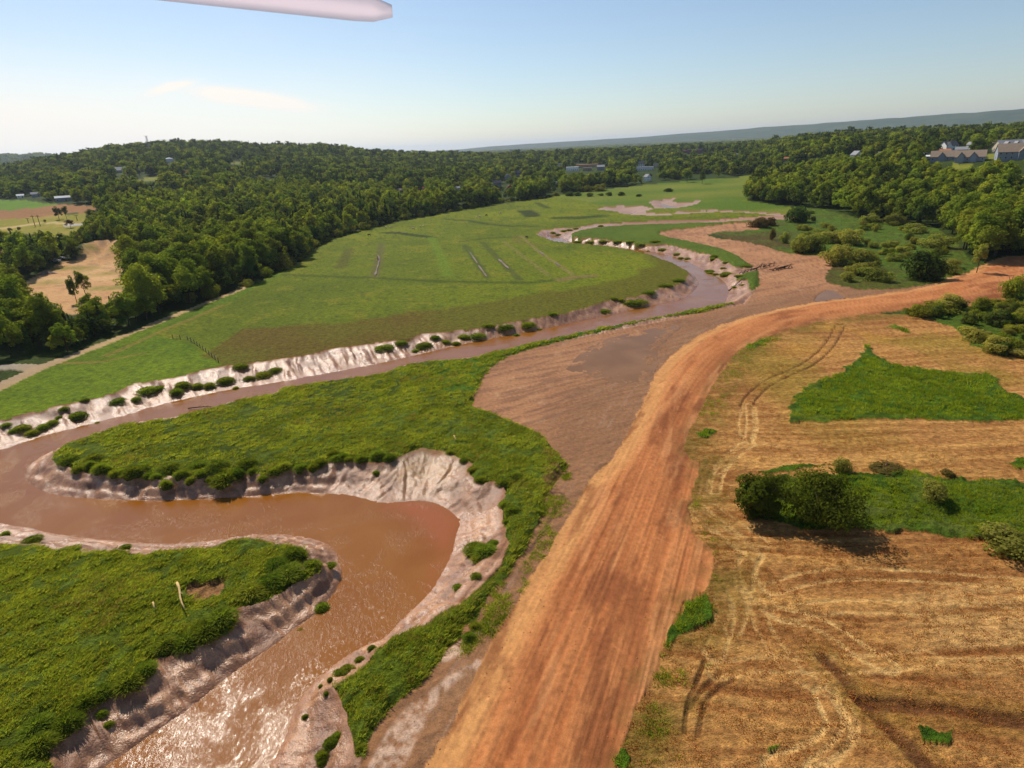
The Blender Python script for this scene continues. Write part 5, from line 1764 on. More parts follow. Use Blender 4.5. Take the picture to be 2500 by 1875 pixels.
def forest():
    xs, ys, sz = [], [], []
    for r0, r1, sp in ((110, 420, 4.7), (420, 800, 5.7), (800, 1500, 7.6), (1500, 3400, 11.5)):
        n = int(1.72 * (r1 * r1 - r0 * r0) / 2 / (sp * sp) * 1.25)
        r = np.sqrt(rng.uniform(r0 * r0, r1 * r1, n))
        a = rng.uniform(rad(-50), rad(49), n)
        xs.append(r * np.sin(a))
        ys.append(r * np.cos(a))
        sz.append(np.full(n, 1.0 if sp < 9 else 1.3))
    x, y, s = np.concatenate(xs), np.concatenate(ys), np.concatenate(sz)
    k = (gc(x, y) == FOREST) & ~inside(x, y, OPEN)
    x, y, s = x[k], y[k], s[k]
    d = np.minimum(pdist(x, y, TRAIL, False), pdist(x, y, TRAIL2, False))
    k = d > 5.5
    for (bx, by, br) in BUILT:                          # gardens round the houses stay clear
        k &= ~(np.hypot(x - bx, y - by) < br + 2.5)
    x, y, s, d = x[k], y[k], s[k], d[k]
    z = gz(x, y)
    H_ = 15.5 * np.clip(s, .95, 1.3)
    rr = np.hypot(x, y)
    k = np.ones(len(x), bool)
    # no tall trees grow in front of the open fields, the pit and the houses
    hf = np.ones(len(x))
    for tg, pts in CLEAR:
        x0, y0, sc = CROP[tg]
        P = np.array([(x0 + a / sc, y0 + b / sc) for a, b in pts], float)
        for f in (1.08, .9, .72, .56, .42):
            px, py = proj(x, y, z + H_ * f)
            hf = np.where(inside(px, py, P), np.minimum(hf, f * .78), hf)
        px, py = proj(x, y, z + H_ * .3)
        k &= ~inside(px, py, P)
        px, py = proj(x, y, z + H_ * .1)
        k &= ~inside(px, py, P)
    k &= hf > .36
    for (bx, by, bz, w, h) in KEEP:
        px0, py0 = proj(x, y, z)
        px1, py1 = proj(x, y, z + H_)
        (bp0, bp1), (q0, q1) = proj(np.array([bx, bx]), np.array([by, by]), np.array([bz + h * .3, bz + h * 1.2]))
        hw = w * .5 / math.hypot(bx, by) * FOC + 5.0 * FOC / rr
        k &= ~((rr < math.hypot(bx, by)) & (np.abs(px1 - bp0) < hw) & (py1 < q0) & (py0 > q1) & (rng.uniform(0, 1, len(x)) > .06))
    gap = fbm(x, y, 55, 3, 900)
    k &= gap > np.where(np.hypot(x, y) > 600, .36, .30)
    x, y, s, z, d, hf = x[k], y[k], s[k], z[k], d[k], hf[k]
    r = np.hypot(x, y)
    hs = .86 * rng.uniform(.62, 1.2, len(x)) * np.clip(.8 + .5 * fbm(x, y, 40, 3, 901), .7, 1.25)
    hs = hs * np.clip(s, .95, 1.3) * hf
    hs = np.where(d < 14, hs * .85, hs)
    vis = np.abs(np.arctan2(x, y)) < rad(43)
    app = np.where(vis, hs / r, 0)
    order = np.argsort(-app)
    big = order[:290]
    isbig = np.zeros(len(x), bool)
    isbig[big] = True
    for i in big:
        c, t, H = TREES[rng.integers(0, 6)]
        one = (x[i:i + 1], y[i:i + 1])
        if x[i] < 0:
            if d[i] < 17:
                lab, grp = 'broadleaf tree in the front row beside the gravel path', 'front row along the gravel path'
            elif pdist(*one, PIT)[0] < 26:
                lab, grp = 'broadleaf tree at the rim of the gravel pit', 'trees round the gravel pit'
            elif d[i] < 60:
                lab, grp = 'tall broadleaf tree inside the wood, behind the row along the gravel path', 'wood beside the gravel path'
            elif pdist(*one, OPEN)[0] < 30:
                lab, grp = 'broadleaf tree at the wood edge, just behind the pasture hedge', 'wood edge behind the pasture'
            else:
                lab, grp = 'broadleaf tree deep in the wood behind the pasture', 'wood behind the pasture'
        elif pdist(*one, BLP)[0] < 22:
            lab, grp = 'broadleaf tree at the foot of the wooded slope, next to the scrub', 'foot of the wooded slope'
        else:
            lab, grp = 'broadleaf tree up on the wooded slope below the houses', 'wood on the slope'
        size = 'small' if hs[i] < .68 else 'big' if hs[i] > .92 else 'medium-sized'
        lab = size + ' ' + lab.replace('tall ', '')
        grp = size + ' trees, ' + grp
        sc = hs[i]
        add_tree('broadleaf_tree', c, t, (x[i], y[i], z[i]), rng.uniform(0, 6.28), (sc * rng.uniform(.9, 1.15), sc * rng.uniform(.9, 1.15), sc), lab, group=grp)
    for nm, m, protos, lab in (
            ('mixed_woodland', ~isbig & (r < 800), MIDTREES, 'mass of broadleaf woodland filling the slopes behind the front trees'),
            ('distant_woodland', ~isbig & (r >= 800), LOWTREES, 'distant woodland covering the hill and the valley floor')):
        q = np.nonzero(m)[0]
        scatter(nm, np.stack([x[q], y[q], z[q] - .3], 1), hs[q], rng.uniform(0, 6.28, len(q)), np.where(rng.uniform(0, 1, len(q)) < .03 + .35 * (fbm(x[q], y[q], 90, 2, 903) > .62), rng.integers(6, 8, len(q)), rng.integers(0, 6, len(q))), proto_collection(nm + '_proto', protos), lab, 'woodland')
    # stands on the far plain
    n = 17000
    r = np.sqrt(rng.uniform(3300 ** 2, 11500 ** 2, n))
    a = rng.uniform(rad(-47), rad(47), n)
    x, y = r * np.sin(a), r * np.cos(a)
    k = fbm(x, y, 420, 3, 910) > .34
    x, y = x[k], y[k]
    scatter('far_woods', np.stack([x, y, gz(x, y) - 1], 1), rng.uniform(.85, 1.5, len(x)), rng.uniform(0, 6.28, len(x)), rng.integers(0, 4, len(x)), proto_collection('far_stand', CLUMPS), 'far woods fading into haze across the valley plain', 'woodland')
    print('trees', len(hs))


forest()


def shrub(key, X_, Y_, w, h, label, group=None, name='shrub', cat='shrub', sub=None):
    c, t = SHRUBS[key][random.randrange(3)]
    z = float(gz(X_, Y_)[0])
    return add_tree(name, c, t, (X_, Y_, z - .1), random.uniform(0, 6.28), (w, w, h / 1.5), label, cat, group, ('foliage', 'stem'))


def shrubs():
    def sp(tg, x, y, w, h, key, label, group=None, name='shrub'):
        X_, Y_, Z_ = spot(tg, x, y)
        W = px_len(tg, w, X_, Y_, Z_) / 2
        H = px_len(tg, h, X_, Y_, Z_)
        shrub(key, X_, Y_ + W * .3, W, H, label, group, name)
    # the two birches in the field get finer leaves
    for (x, y, w, h, lab, sd) in ((640, 1275, 240, 255, 'slimmer of two dark green bushy trees in the mown field', 71), (1030, 1340, 380, 300, 'wider of two bushy trees in the mown field, casting a black shadow', 72)):
        X_, Y_, Z_ = spot('Z7', x, y)
        W = px_len('Z7', w, X_, Y_, Z_) / 2 * 1.02
        H = px_len('Z7', h, X_, Y_, Z_) / math.cos(rad(28))
        r = tag(empty('bushy_tree', (X_, Y_ + W * .35, Z_)), lab, 'tree')
        link('crown', crown_mesh('bushy_crown', sd, LEAFK, H, W * 1.12, H * .46, H * .52, 70, 9500, .17, .30, low=True), r)
        link('trunk', shrub_stem(sd, W, H, PALEBARK), r)
    sp('Z7', 1120, 1000, 100, 85, 'willow', 'small olive bush beyond the strip of green weeds')
    sp('Z7', 1675, 1185, 140, 115, 'willow', 'grey-green rounded bush on the strip of green weeds')
    sp('Z7', 1760, 1015, 70, 40, 'brown', 'low dull bush on the far edge of the green strip')
    sp('Z7', 2130, 1490, 290, 130, 'willow', 'broad brown-green bush where straw meets green weeds')
    sp('Z7', 1390, 985, 160, 40, 'brown', 'low withered weeds bush behind the green strip')
    G = 'willow scrub beside the bare soil'
    LB = 'rounded willow bush in the scrub between bare soil and wood'
    for (x, y, w, h) in ((880, 930, 150, 140), (960, 925, 170, 140), (1050, 870, 190, 95), (1180, 885, 150, 125), (1110, 1005, 170, 140), (1240, 1000, 150, 110),
                         (1230, 1070, 130, 95), (1330, 1100, 150, 120), (1380, 1110, 90, 85), (1490, 930, 90, 60), (1290, 750, 100, 80), (1440, 760, 120, 80),
                         (1560, 810, 140, 80), (1700, 900, 150, 110), (1780, 1060, 90, 70), (940, 860, 120, 80), (1000, 840, 120, 70), (1130, 950, 120, 90), (1300, 1040, 120, 90)):
        sp('Z3', x, y, w * .9, h * .72, 'willow', LB, G)
    for (x, y, w, h, k, lab) in ((630, 778, 110, 62, 'brown', 'dull bush at the tip of the bare soil beside the tidal creek'), (695, 768, 70, 50, 'brown', 'thin dull bush beside the creek, second from its tip'),
                                 (870, 748, 130, 95, 'dark', 'dark thicket bush where creek and wood meet'), (780, 872, 50, 60, 'willow', 'small upright bush alone on brown scrub grass'),
                                 (700, 852, 40, 62, 'brown', 'nearly bare twiggy bush on brown scrub grass'), (1160, 1102, 70, 55, 'willow', 'small bush on the green point by the pond'),
                                 (1600, 1092, 180, 170, 'dark', 'large dark bush on the verge above the dirt road'), (1690, 1095, 130, 130, 'dark', 'dark bush touching the larger one above the dirt road'),
                                 (1740, 1282, 210, 60, 'bush', 'long low green bush against the dirt road'), (1930, 1290, 75, 70, 'bush', 'small rounded bush between long bush and dirt road'),
                                 (2160, 1200, 130, 150, 'bush', 'tall bush at the edge of the red earth clearing'), (1180, 840, 44, 40, 'bush', 'yellowish green bush topping the willow scrub')):
        sp('Z3', x, y, w, h, k, lab)
    # scrub filling towards the slope
    pts = 0
    while pts < 46:
        px, py = random.uniform(1930, 2330), random.uniform(520, 680)
        X_, Y_ = gp(px, py)
        if not inside(np.array([X_]), np.array([Y_]), SCRUB)[0] or vn(np.array([X_ / 16]), np.array([Y_ / 16]), 3)[0] < .42 or (px < 2080 and py > 600):
            continue
        kd = random.choice(['willow', 'willow', 'bush', 'dark'])
        word = {'willow': 'grey-green', 'bush': 'fresh green', 'dark': 'dark green'}[kd]
        shrub(kd, X_, Y_, random.uniform(1.3, 2.9), random.uniform(1.4, 3.8), word + ' bush on the rough ground below the wooded slope', word + ' bushes below the wooded slope')
        pts += 1
    pts = 0
    while pts < 62:
        px, py = random.uniform(2200, 2640), random.uniform(745, 870)
        X_, Y_ = gp(px, py)
        if not inside(np.array([X_]), np.array([Y_]), RSHRUB)[0] or random.random() > ((px - 2150) / 330) ** 1.6:
            continue
        kd = random.choice(['bush', 'dark', 'bush', 'willow'])
        word = {'willow': 'grey-green', 'bush': 'fresh green', 'dark': 'dark green'}[kd]
        shrub(kd, X_, Y_, random.uniform(1.3, 3.2), random.uniform(1.4, 4.2), word + ' bush in the thicket between dirt road and mown field', word + ' bushes in the thicket beside the dirt road')
        pts += 1
    HED = smoothline(poly('S', [(500, 738), (570, 708), (640, 682), (735, 634), (770, 602), (814, 582), (900, 558), (963, 541), (1085, 519), (1207, 499), (1329, 483), (1400, 478)]), 2)
    seg = np.linalg.norm(np.diff(HED, axis=0), axis=1)
    cum = np.concatenate([[0], np.cumsum(seg)])
    for k in range(108):
        t = cum[-1] * ((k + random.random()) / 108)
        i = min(np.searchsorted(cum, t) - 1, len(seg) - 1)
        i = max(i, 0)
        p = HED[i] + (HED[i + 1] - HED[i]) * (t - cum[i]) / seg[i]
        nn = np.array([-(HED[i + 1] - HED[i])[1], (HED[i + 1] - HED[i])[0]]) / seg[i]
        p = p + nn * random.uniform(-1, 12)
        big = random.random()
        kd = random.choice(['willow', 'bush', 'willow', 'dark'])
        word = ('tall' if big > .6 else 'low') + {'willow': ' grey-green', 'bush': ' fresh green', 'dark': ' dark green'}[kd]
        shrub(kd, p[0], p[1], 1.6 + 2.2 * big, 2.0 + 4.5 * big * random.uniform(.6, 1), word + ' bush in the hedge along the upper edge of the pasture', word + ' hedge bushes along the pasture')
    for (x, y, w, h, lab) in ((1745, 830, 70, 90, 'bush standing out from the hedge into the pasture corner'), (1690, 880, 110, 110, 'broad bush between pasture corner and gravel path'), (1490, 985, 60, 45, 'small bush on the verge of the gravel path'),
                              (1985, 655, 60, 70, 'pale rounded bush standing before the hedge')):
        sp('Z1', x, y, w, h, 'willow', lab)
    for (x, y) in ((1500, 440), (1575, 444), (1870, 444), (1450, 440), (1690, 440), (1760, 438), (1640, 440), (2050, 415)):
        sp('Z2', x, y, random.uniform(25, 60), random.uniform(14, 28), 'dark', 'small dark bush along the ditch on the green flats', 'bushes on the green flats')
    for (x, y) in ((1560, 415), (1630, 412), (1500, 418)):
        sp('Z2', x, y, 80, 42, 'bush', 'larger bush in front of the town trees on the green flats', 'large bushes on the green flats')


shrubs()


def tussocks():
    pr = [blades('tussock_blades', 660 + i, BLADE_T, 1100, .42, .95, .03, (.1, -.05), .72) for i in range(4)]
    cores = []
    soil = plain_mat('tussock_core', C(70, 82, 28), .95, .05, .4, 6)
    for i in range(2):
        g = random.Random(i)
        m = MB()
        n, kx = 14, 5
        vs_ = []
        for b in np.linspace(-.5, 1.4, kx):
            for a in np.linspace(0, 2 * math.pi, n, endpoint=False):
                rr = .8 * math.cos(b) * (1 + .12 * math.sin(3 * a + i))
                vs_.append((rr * math.cos(a), rr * math.sin(a), .66 * math.sin(b)))
        m.add(vs_, [(j * n + k, j * n + (k + 1) % n, (j + 1) * n + (k + 1) % n, (j + 1) * n + k) for j in range(kx - 1) for k in range(n)] + [tuple(range((kx - 1) * n, kx * n))])
        cores.append(m.mesh('tussock_core', soil, True))

    def put(tg, x, y, w, h, lab, grp, zt=0.0):
        x0, y0, s = CROP[tg]
        X_, Y_ = gp(x0 + x / s, y0 + y / s, zt)
        z = float(gz(X_, Y_)[0])
        W = px_len(tg, w, X_, Y_) / 2 * 1.15
        H = px_len(tg, h, X_, Y_) / 1.05
        word = 'wide ' if w > 105 else 'narrow ' if w < 65 else 'mid-sized '
        lab, grp = word + lab, word + grp
        r = tag(empty('grass_tussock', (X_, Y_ + .45 * W, z - .12), random.uniform(-.6, .6), (W, W * random.uniform(.8, 1.1), max(H, .5))), lab, 'tussock', grp)
        link('blades', pr[random.randrange(4)], r)
        link('core', cores[random.randrange(2)], r)
    A = ('rounded grass tussock slumping over the bank inside the river loop', 'tussocks along the inner river loop')
    for (x, y, w, h) in ((400, 835, 110, 70), (470, 880, 90, 70), (540, 870, 70, 90), (600, 895, 110, 110), (690, 905, 90, 80), (730, 900, 60, 70), (790, 910, 120, 110), (890, 910, 80, 60), (930, 920, 70, 60), (985, 950, 80, 100),
                         (1080, 920, 90, 90), (1140, 935, 60, 70), (1205, 915, 70, 80), (1260, 925, 70, 70), (1340, 930, 170, 110), (1420, 905, 80, 80), (1515, 890, 60, 60), (1570, 915, 60, 70), (1640, 890, 90, 80), (1700, 870, 90, 80),
                         (1800, 870, 90, 80), (1880, 870, 70, 80), (1920, 850, 80, 90), (2000, 800, 70, 60), (2050, 810, 80, 60), (2090, 820, 60, 50), (2165, 820, 70, 60), (560, 830, 110, 60), (860, 870, 110, 60), (1010, 880, 110, 60), (1180, 870, 100, 60), (1300, 880, 120, 60), (1480, 860, 110, 60)):
        put('Z4', x, y, w * .95, h * .62, *A, -.3)
    B = ('dark grass tussock at the lip of the silty outer bend', 'tussocks on the outer bend')
    for (x, y, w, h) in ((50, 455, 90, 60), (125, 445, 60, 50), (200, 455, 70, 60), (300, 440, 80, 60), (370, 450, 70, 60), (285, 500, 40, 40), (735, 410, 50, 40), (870, 515, 60, 60), (910, 580, 60, 70), (1055, 595, 90, 60),
                         (1120, 570, 80, 60), (1060, 730, 70, 60), (1110, 780, 80, 70), (1075, 830, 50, 50), (880, 970, 120, 80), (950, 1010, 130, 90), (900, 1030, 80, 60), (990, 950, 70, 60), (780, 1205, 60, 40), (890, 1160, 60, 40), (820, 455, 50, 40)):
        put('Z6', x, y, w, h * .62, *B, -.4)
    Cc = ('grass tussock on the far bank below the pasture edge', 'tussocks on the far bank')
    for (x, y, w, h) in ((100, 610, 110, 70), (160, 620, 80, 60), (230, 590, 90, 60), (290, 570, 70, 70), (440, 530, 110, 80), (500, 465, 60, 40), (690, 450, 120, 60), (800, 435, 60, 50), (860, 395, 120, 60), (940, 380, 100, 60), (1040, 390, 80, 90), (1080, 360, 110, 70), (1170, 350, 80, 70),
                         (1240, 345, 80, 80), (1335, 320, 110, 80), (1400, 340, 40, 40), (1480, 300, 80, 50), (1560, 280, 120, 60), (1640, 260, 90, 50), (1430, 260, 100, 50), (20, 600, 60, 50), (60, 620, 60, 50), (560, 540, 40, 30), (340, 540, 60, 40), (370, 510, 60, 40)):
        put('Z4', x, y - 22, w * .85, h * .5, *Cc, .1)
    for (x, y, w, h) in ((330, 1360, 110, 40), (430, 1335, 90, 40), (520, 1350, 50, 40), (570, 1330, 110, 60), (640, 1300, 70, 50), (700, 1305, 70, 50), (765, 1305, 60, 50), (810, 1280, 90, 60), (890, 1275, 110, 60), (960, 1240, 80, 40), (1060, 1235, 110, 50), (1130, 1250, 50, 50), (1195, 1215, 110, 60), (1185, 1250, 40, 30), (1270, 1215, 40, 30),
                         (1350, 1170, 60, 40), (1660, 1120, 90, 40), (1715, 1075, 60, 40), (1840, 1080, 170, 60), (1930, 1040, 90, 40), (1760, 1075, 50, 40), (2030, 1000, 90, 40), (2110, 970, 80, 40)):
        put('Z2', x, y - 14, w * .85, h * .5, *Cc, .1)
    D = ('bushy grass tussock on the silty slope below the wide marsh', 'tussocks below the wide marsh')
    for (x, y, w, h) in ((1190, 900, 170, 120), (1320, 840, 200, 120), (1430, 770, 170, 120), (1060, 920, 120, 100), (820, 1180, 180, 150), (940, 1090, 120, 110), (650, 1230, 150, 120), (540, 1300, 150, 130), (420, 1450, 170, 150), (240, 1600, 190, 140), (230, 1480, 160, 120), (640, 1320, 70, 70),
                         (680, 1370, 60, 60), (2060, 560, 90, 90), (1920, 690, 60, 40), (2130, 340, 70, 40), (190, 210, 110, 50), (800, 250, 70, 40), (10, 120, 50, 60), (1620, 580, 180, 90), (1740, 520, 170, 90), (1860, 460, 160, 80), (2020, 390, 110, 80), (1900, 330, 120, 90), (1780, 400, 130, 70)):
        put('Z5', x, y, w, h * .62, *D, -.2)
    E = ('grass clump on the muddy shore beside the strip of long grass', 'clumps on the muddy shore')
    for (x, y, w, h) in ((310, 1290, 130, 130), (390, 1200, 130, 130), (450, 1140, 110, 100), (300, 1340, 90, 60), (150, 890, 60, 60), (650, 430, 80, 70), (540, 530, 120, 80), (470, 570, 110, 60), (760, 330, 70, 60), (660, 1290, 80, 60), (1640, 280, 100, 120), (1700, 180, 100, 100), (390, 620, 50, 60), (305, 670, 40, 70), (360, 760, 50, 40)):
        put('Y7', x, y, w, h * .62, *E, -.6)
    F_ = ('low grass tussock on the sandy bank of the upper bend', 'tussocks on the upper bend')
    for (x, y, w, h) in ((230, 740, 90, 60), (420, 920, 170, 90), (200, 870, 90, 50), (270, 890, 80, 40), (370, 860, 80, 50), (150, 840, 60, 40), (590, 1000, 110, 50), (520, 1090, 60, 40), (630, 1090, 60, 40), (300, 930, 50, 30), (540, 960, 50, 40), (690, 860, 120, 50), (400, 800, 80, 40)):
        put('Y4', x, y, w, h * .6, *F_, -.3)
    for (x, y, w, h) in ((440, 1090, 60, 40), (500, 1100, 60, 40), (560, 1075, 70, 35), (620, 1070, 70, 35), (690, 1060, 60, 30), (960, 1040, 60, 40), (720, 1170, 110, 40), (860, 1180, 120, 40), (1000, 1190, 120, 40), (1150, 1205, 110, 40), (1280, 1220, 100, 40), (1400, 1235, 90, 40), (1550, 1220, 110, 50), (1630, 1270, 90, 50), (1470, 1260, 40, 30), (1790, 1310, 80, 40), (1900, 1350, 60, 40), (1830, 1340, 60, 40), (2150, 1480, 80, 50), (2190, 1380, 90, 60)):
        put('Y3', x, y, w, h * .6, *F_, -.3)


tussocks()


# ------------------------------------------------------------------ mast, poles, fence, animals, wood
def details():
    steel = plain_mat('mast_steel', C(150, 150, 156), .5, .4, .08, 1, .3)
    wood = plain_mat('weathered_wood', C(120, 104, 86), .9, .1, .25, 4)
    pale = plain_mat('bleached_wood', C(206, 176, 120), .9, .1, .2, 4)
    dark = plain_mat('wet_wood', C(70, 52, 42), .9, .15, .3, 3)
    wire = plain_mat('wire', C(120, 120, 120), .5, .4, .05)
    X_, Y_, Z_ = spot('Z1', 905, 200)
    h = px_len('Z1', 112, X_, Y_, Z_)
    r = tag(empty('radio_mast', (X_, Y_, Z_)), 'slim lattice radio mast rising above the wooded hill', 'mast')
    w = 2.2
    for sx, sy in ((-1, -1), (1, -1), (1, 1), (-1, 1)):
        MB().tube([(sx * w, sy * w, -1), (sx * w * .45, sy * w * .45, h)], [.28, .2], 5).build('leg', steel, r)
    m = MB()
    lv = np.linspace(0, h, 14)
    for i in range(13):
        a, b = w * (1 - .55 * lv[i] / h), w * (1 - .55 * lv[i + 1] / h)
        c0, c1 = [(-a, -a), (a, -a), (a, a), (-a, a)], [(-b, -b), (b, -b), (b, b), (-b, b)]
        for k in range(4):
            m.tube([(*c0[k], lv[i]), (*c1[(k + 1) % 4], lv[i + 1])], .11, 4)
            m.tube([(*c0[k], lv[i]), (*c0[(k + 1) % 4], lv[i])], .11, 4)
    m.build('bracing', steel, r)
    for zf, ww in ((1.0, 4.2), (.55, 3.6)):
        MB().tube([(-ww, 0, h * zf), (ww, 0, h * zf)], .25, 5).build('crossarm', steel, r)
    # power poles
    for tg, xa, ya, hp, lab in (('Y1', 478, 572, 150, 'left wooden pole of the double power pole in the yellow field'), ('Y1', 545, 563, 145, 'right wooden pole of the double power pole in the yellow field'),
                                ('Y1', 1045, 490, 70, 'single thin wooden pole before the hedge of the yellow field'), ('Y1', 385, 520, 60, 'short wooden pole beyond the double power pole')):
        X_, Y_, Z_ = spot(tg, xa, ya)
        h = px_len(tg, hp, X_, Y_, Z_)
        r = tag(empty('power_pole', (X_, Y_, Z_)), lab, 'pole')
        MB().tube([(0, 0, -.5), (0, 0, h)], [.26, .18], 7).build('post', dark, r)
        MB().box(-1.6, 1.6, -.1, .1, h * .86, h * .86 + .25).build('crossarm', dark, r)
        for sx in (-1.3, 0, 1.3):
            MB().tube([(sx, 0, h * .86 + .25), (sx, 0, h * .86 + .6)], .09, 6).build('insulator', steel, r)
    # pasture fence
    P = np.array([spot('Z1', *q)[:2] for q in ((1040, 1302), (1130, 1310), (1170, 1332), (1230, 1378), (1290, 1425), (1325, 1452))])
    seg = np.linalg.norm(np.diff(P, axis=0), axis=1)
    cum = np.concatenate([[0], np.cumsum(seg)])
    r = tag(empty('fence', (P[0][0], P[0][1], float(gz(*P[0])[0]))), 'wooden post fence between bright grass and brown pasture', 'fence')
    pm = MB().tube([(0, 0, -.4), (0, 0, 1.35)], [.1, .08], 6).mesh('fence_post', dark)
    pts = []
    for t in np.arange(0, cum[-1], 3.0):
        i = min(max(np.searchsorted(cum, t) - 1, 0), len(seg) - 1)
        p = P[i] + (P[i + 1] - P[i]) * (t - cum[i]) / seg[i]
        z = float(gz(*p)[0])
        q = (p[0] - P[0][0], p[1] - P[0][1], z - r.location.z)
        link('post', pm, r, q)
        pts.append(q)
    for hz in (.5, 1.1):
        MB().tube([(a, b, c + hz) for a, b, c in pts], .02, 4).build('wire', wire, r)
    # grazing cattle
    hide = [plain_mat('cream_hide', C(214, 198, 160), .8, .15, .1, 1.5), plain_mat('dark_hide', C(58, 46, 38), .8, .15, .1, 1.5)]

    def cow_mesh(mat):
        V, E, Rr = [], [], []

        def add(p, rd, par=None):
            V.append(p)
            Rr.append(rd)
            if par is not None:
                E.append((par, len(V) - 1))
            return len(V) - 1
        a = add((-.75, 0, 1.12), .34)
        b = add((-.2, 0, 1.06), .42, a)
        c = add((.45, 0, 1.08), .38, b)
        d = add((.85, 0, 1.05), .22, c)
        e = add((1.15, 0, .72), .15, d)
        f = add((1.35, 0, .38), .1, e)
        for sx, par in ((-.72, a), (.5, c)):
            for sy in (-.24, .24):
                k = add((sx, sy, .8), .15, par)
                k = add((sx + (-.08 if sx < 0 else .03), sy, .42), .09, k)
                add((sx, sy, .02), .07, k)
        t = add((-1.05, 0, 1.12), .06, a)
        add((-1.1, 0, .55), .04, t)
        me = bpy.data.meshes.new('cow_body')
        me.from_pydata(V, E, [])
        o = bpy.data.objects.new('tmp_cow', me)
        COL.objects.link(o)
        md = o.modifiers.new('skin', 'SKIN')
        for i, q in enumerate(Rr):
            me.skin_vertices[0].data[i].radius = (q, q)
        me.skin_vertices[0].data[0].use_root = True
        o.modifiers.new('sub', 'SUBSURF').levels = 1
        dg = bpy.context.evaluated_depsgraph_get()
        out = bpy.data.meshes.new_from_object(o.evaluated_get(dg))
        bpy.data.objects.remove(o)
        out.name = 'cow_body'
        out.materials.clear()
        out.materials.append(mat)
        return out
    cows = [cow_mesh(hide[0]), cow_mesh(hide[1])]
    for (x, y) in ((350, 638), (380, 634), (515, 642), (557, 631), (575, 627), (893, 575), (913, 571), (1037, 547)):
        X_, Y_, Z_ = spot('Z2', x, y)
        tag(link('cow', cows[0], None, (X_, Y_, Z_ + .02), random.uniform(0, 6.28)), 'cream coloured cow grazing in the pasture', 'cow', 'grazing cream cattle')
    for (x, y, lab) in ((953, 562, 'dark cow grazing beside two cream cows'), (1195, 697, 'dark cow alone near the narrow river inlet'), (250, 682, 'dark cow alone near the pasture hedge')):
        X_, Y_, Z_ = spot('Z2', x, y)
        tag(link('cow', cows[1], None, (X_, Y_, Z_ + .02), random.uniform(0, 6.28)), lab, 'cow')

    # logs and flood wood
    def log(tg, a, b, rd, mat, label, zt=0.0, twigs=3, name='driftwood_log', lift=.25):
        x0, y0, s = CROP[tg]
        A = gp(x0 + a[0] / s, y0 + a[1] / s, zt)
        B = gp(x0 + b[0] / s, y0 + b[1] / s, zt)
        za = max(float(gz(*A)[0]), zt if zt < -1 else -9) + lift
        zb = max(float(gz(*B)[0]), zt if zt < -1 else -9) + lift
        r = tag(empty(name, (*A, za)), label, 'log')
        dx, dy, dz = B[0] - A[0], B[1] - A[1], zb - za
        l = math.hypot(dx, dy)
        MB().tube([(dx * t + math.sin(t * 7) * .06 * l * .3, dy * t, dz * t + math.sin(t * 3.1) * .12) for t in np.linspace(0, 1, 6)], [rd * (1 - .55 * t) for t in np.linspace(0, 1, 6)], 7).build('trunk', mat, r, smooth=True)
        for k in range(twigs):
            t = .4 + .5 * k / max(twigs, 1)
            an = random.uniform(-1, 1)
            MB().tube([(dx * t, dy * t, dz * t), (dx * t + dx * .2 - dy * .15 * an, dy * t + dy * .2 + dx * .15 * an, dz * t + .3 + .3 * random.random())], [rd * .4, rd * .15], 5).build('branch', mat, r)
    log('Z4', (1130, 490), (1270, 480), .14, dark, 'thin dark branch lying in the river shallows', WZ, 3)
    log('Z5', (1165, 522), (1212, 692), .17, pale, 'bleached driftwood trunk lying on the marsh grass', 0, 1, lift=.75)
    log('Z5', (1012, 652), (1022, 685), .13, pale, 'short bleached driftwood piece on the marsh grass', 0, 0, lift=.75)
    log('Z6', (760, 322), (775, 350), .1, pale, 'small bleached stick above the outer bend', 0, 0, lift=.8)
    log('Y4', (440, 1115), (640, 1040), .2, dark, 'dark fallen trunk sloping down the bank of the upper bend', -.6, 3)
    for (x0, y0, x1, y1, n, lab) in ((600, 930, 1050, 820, 26, 'long heap of dark roots and branches across the grass strip'), (1040, 890, 1280, 850, 16, 'small heap of dark brushwood on the bare soil')):
        A, B = gp(1700 + x0 / 5.53, 500 + y0 / 5.53), gp(1700 + x1 / 5.53, 500 + y1 / 5.53)
        r = tag(empty('brush_pile', (*A, float(gz(*A)[0]))), lab, 'brushwood')
        for k in range(n):
            t = k / (n - 1)
            cx, cy = (B[0] - A[0]) * t, (B[1] - A[1]) * t
            zc = float(gz(A[0] + cx, A[1] + cy)[0]) - r.location.z
            an, l = random.uniform(-.9, .9) + math.atan2(B[1] - A[1], B[0] - A[0]), random.uniform(2.2, 5.2)
            el = random.uniform(-.05, .3)
            p0 = (cx - math.cos(an) * l / 2, cy - math.sin(an) * l / 2, zc + random.uniform(.1, .7))
            p1 = (cx + math.cos(an) * l / 2, cy + math.sin(an) * l / 2, zc + random.uniform(.2, .9) + l * el)
            MB().tube([p0, ((p0[0] + p1[0]) / 2, (p0[1] + p1[1]) / 2 + .2, (p0[2] + p1[2]) / 2 + .15), p1], [.17, .12, .04], 6).build('branch', dark, r)
    # gravel heap in the pit
    X_, Y_, Z_ = spot('Y1', 620, 1215)
    w = px_len('Y1', 290, X_, Y_, Z_) / 2
    gm = plain_mat('heap_gravel', C(146, 122, 104), .95, .1, .25, 1.2)
    m = MB()
    n, kx = 28, 8
    vs_ = []
    for j in range(kx):
        t = j / (kx - 1)
        for k in range(n):
            a = 2 * math.pi * k / n
            rr = w * (1 - t) * (1 + .14 * math.sin(3 * a + 1) + .07 * math.sin(7 * a))
            vs_.append((rr * math.cos(a), rr * .6 * math.sin(a), -.4 + (w * .36 + .4) * t ** .85 + random.uniform(-.15, .15)))
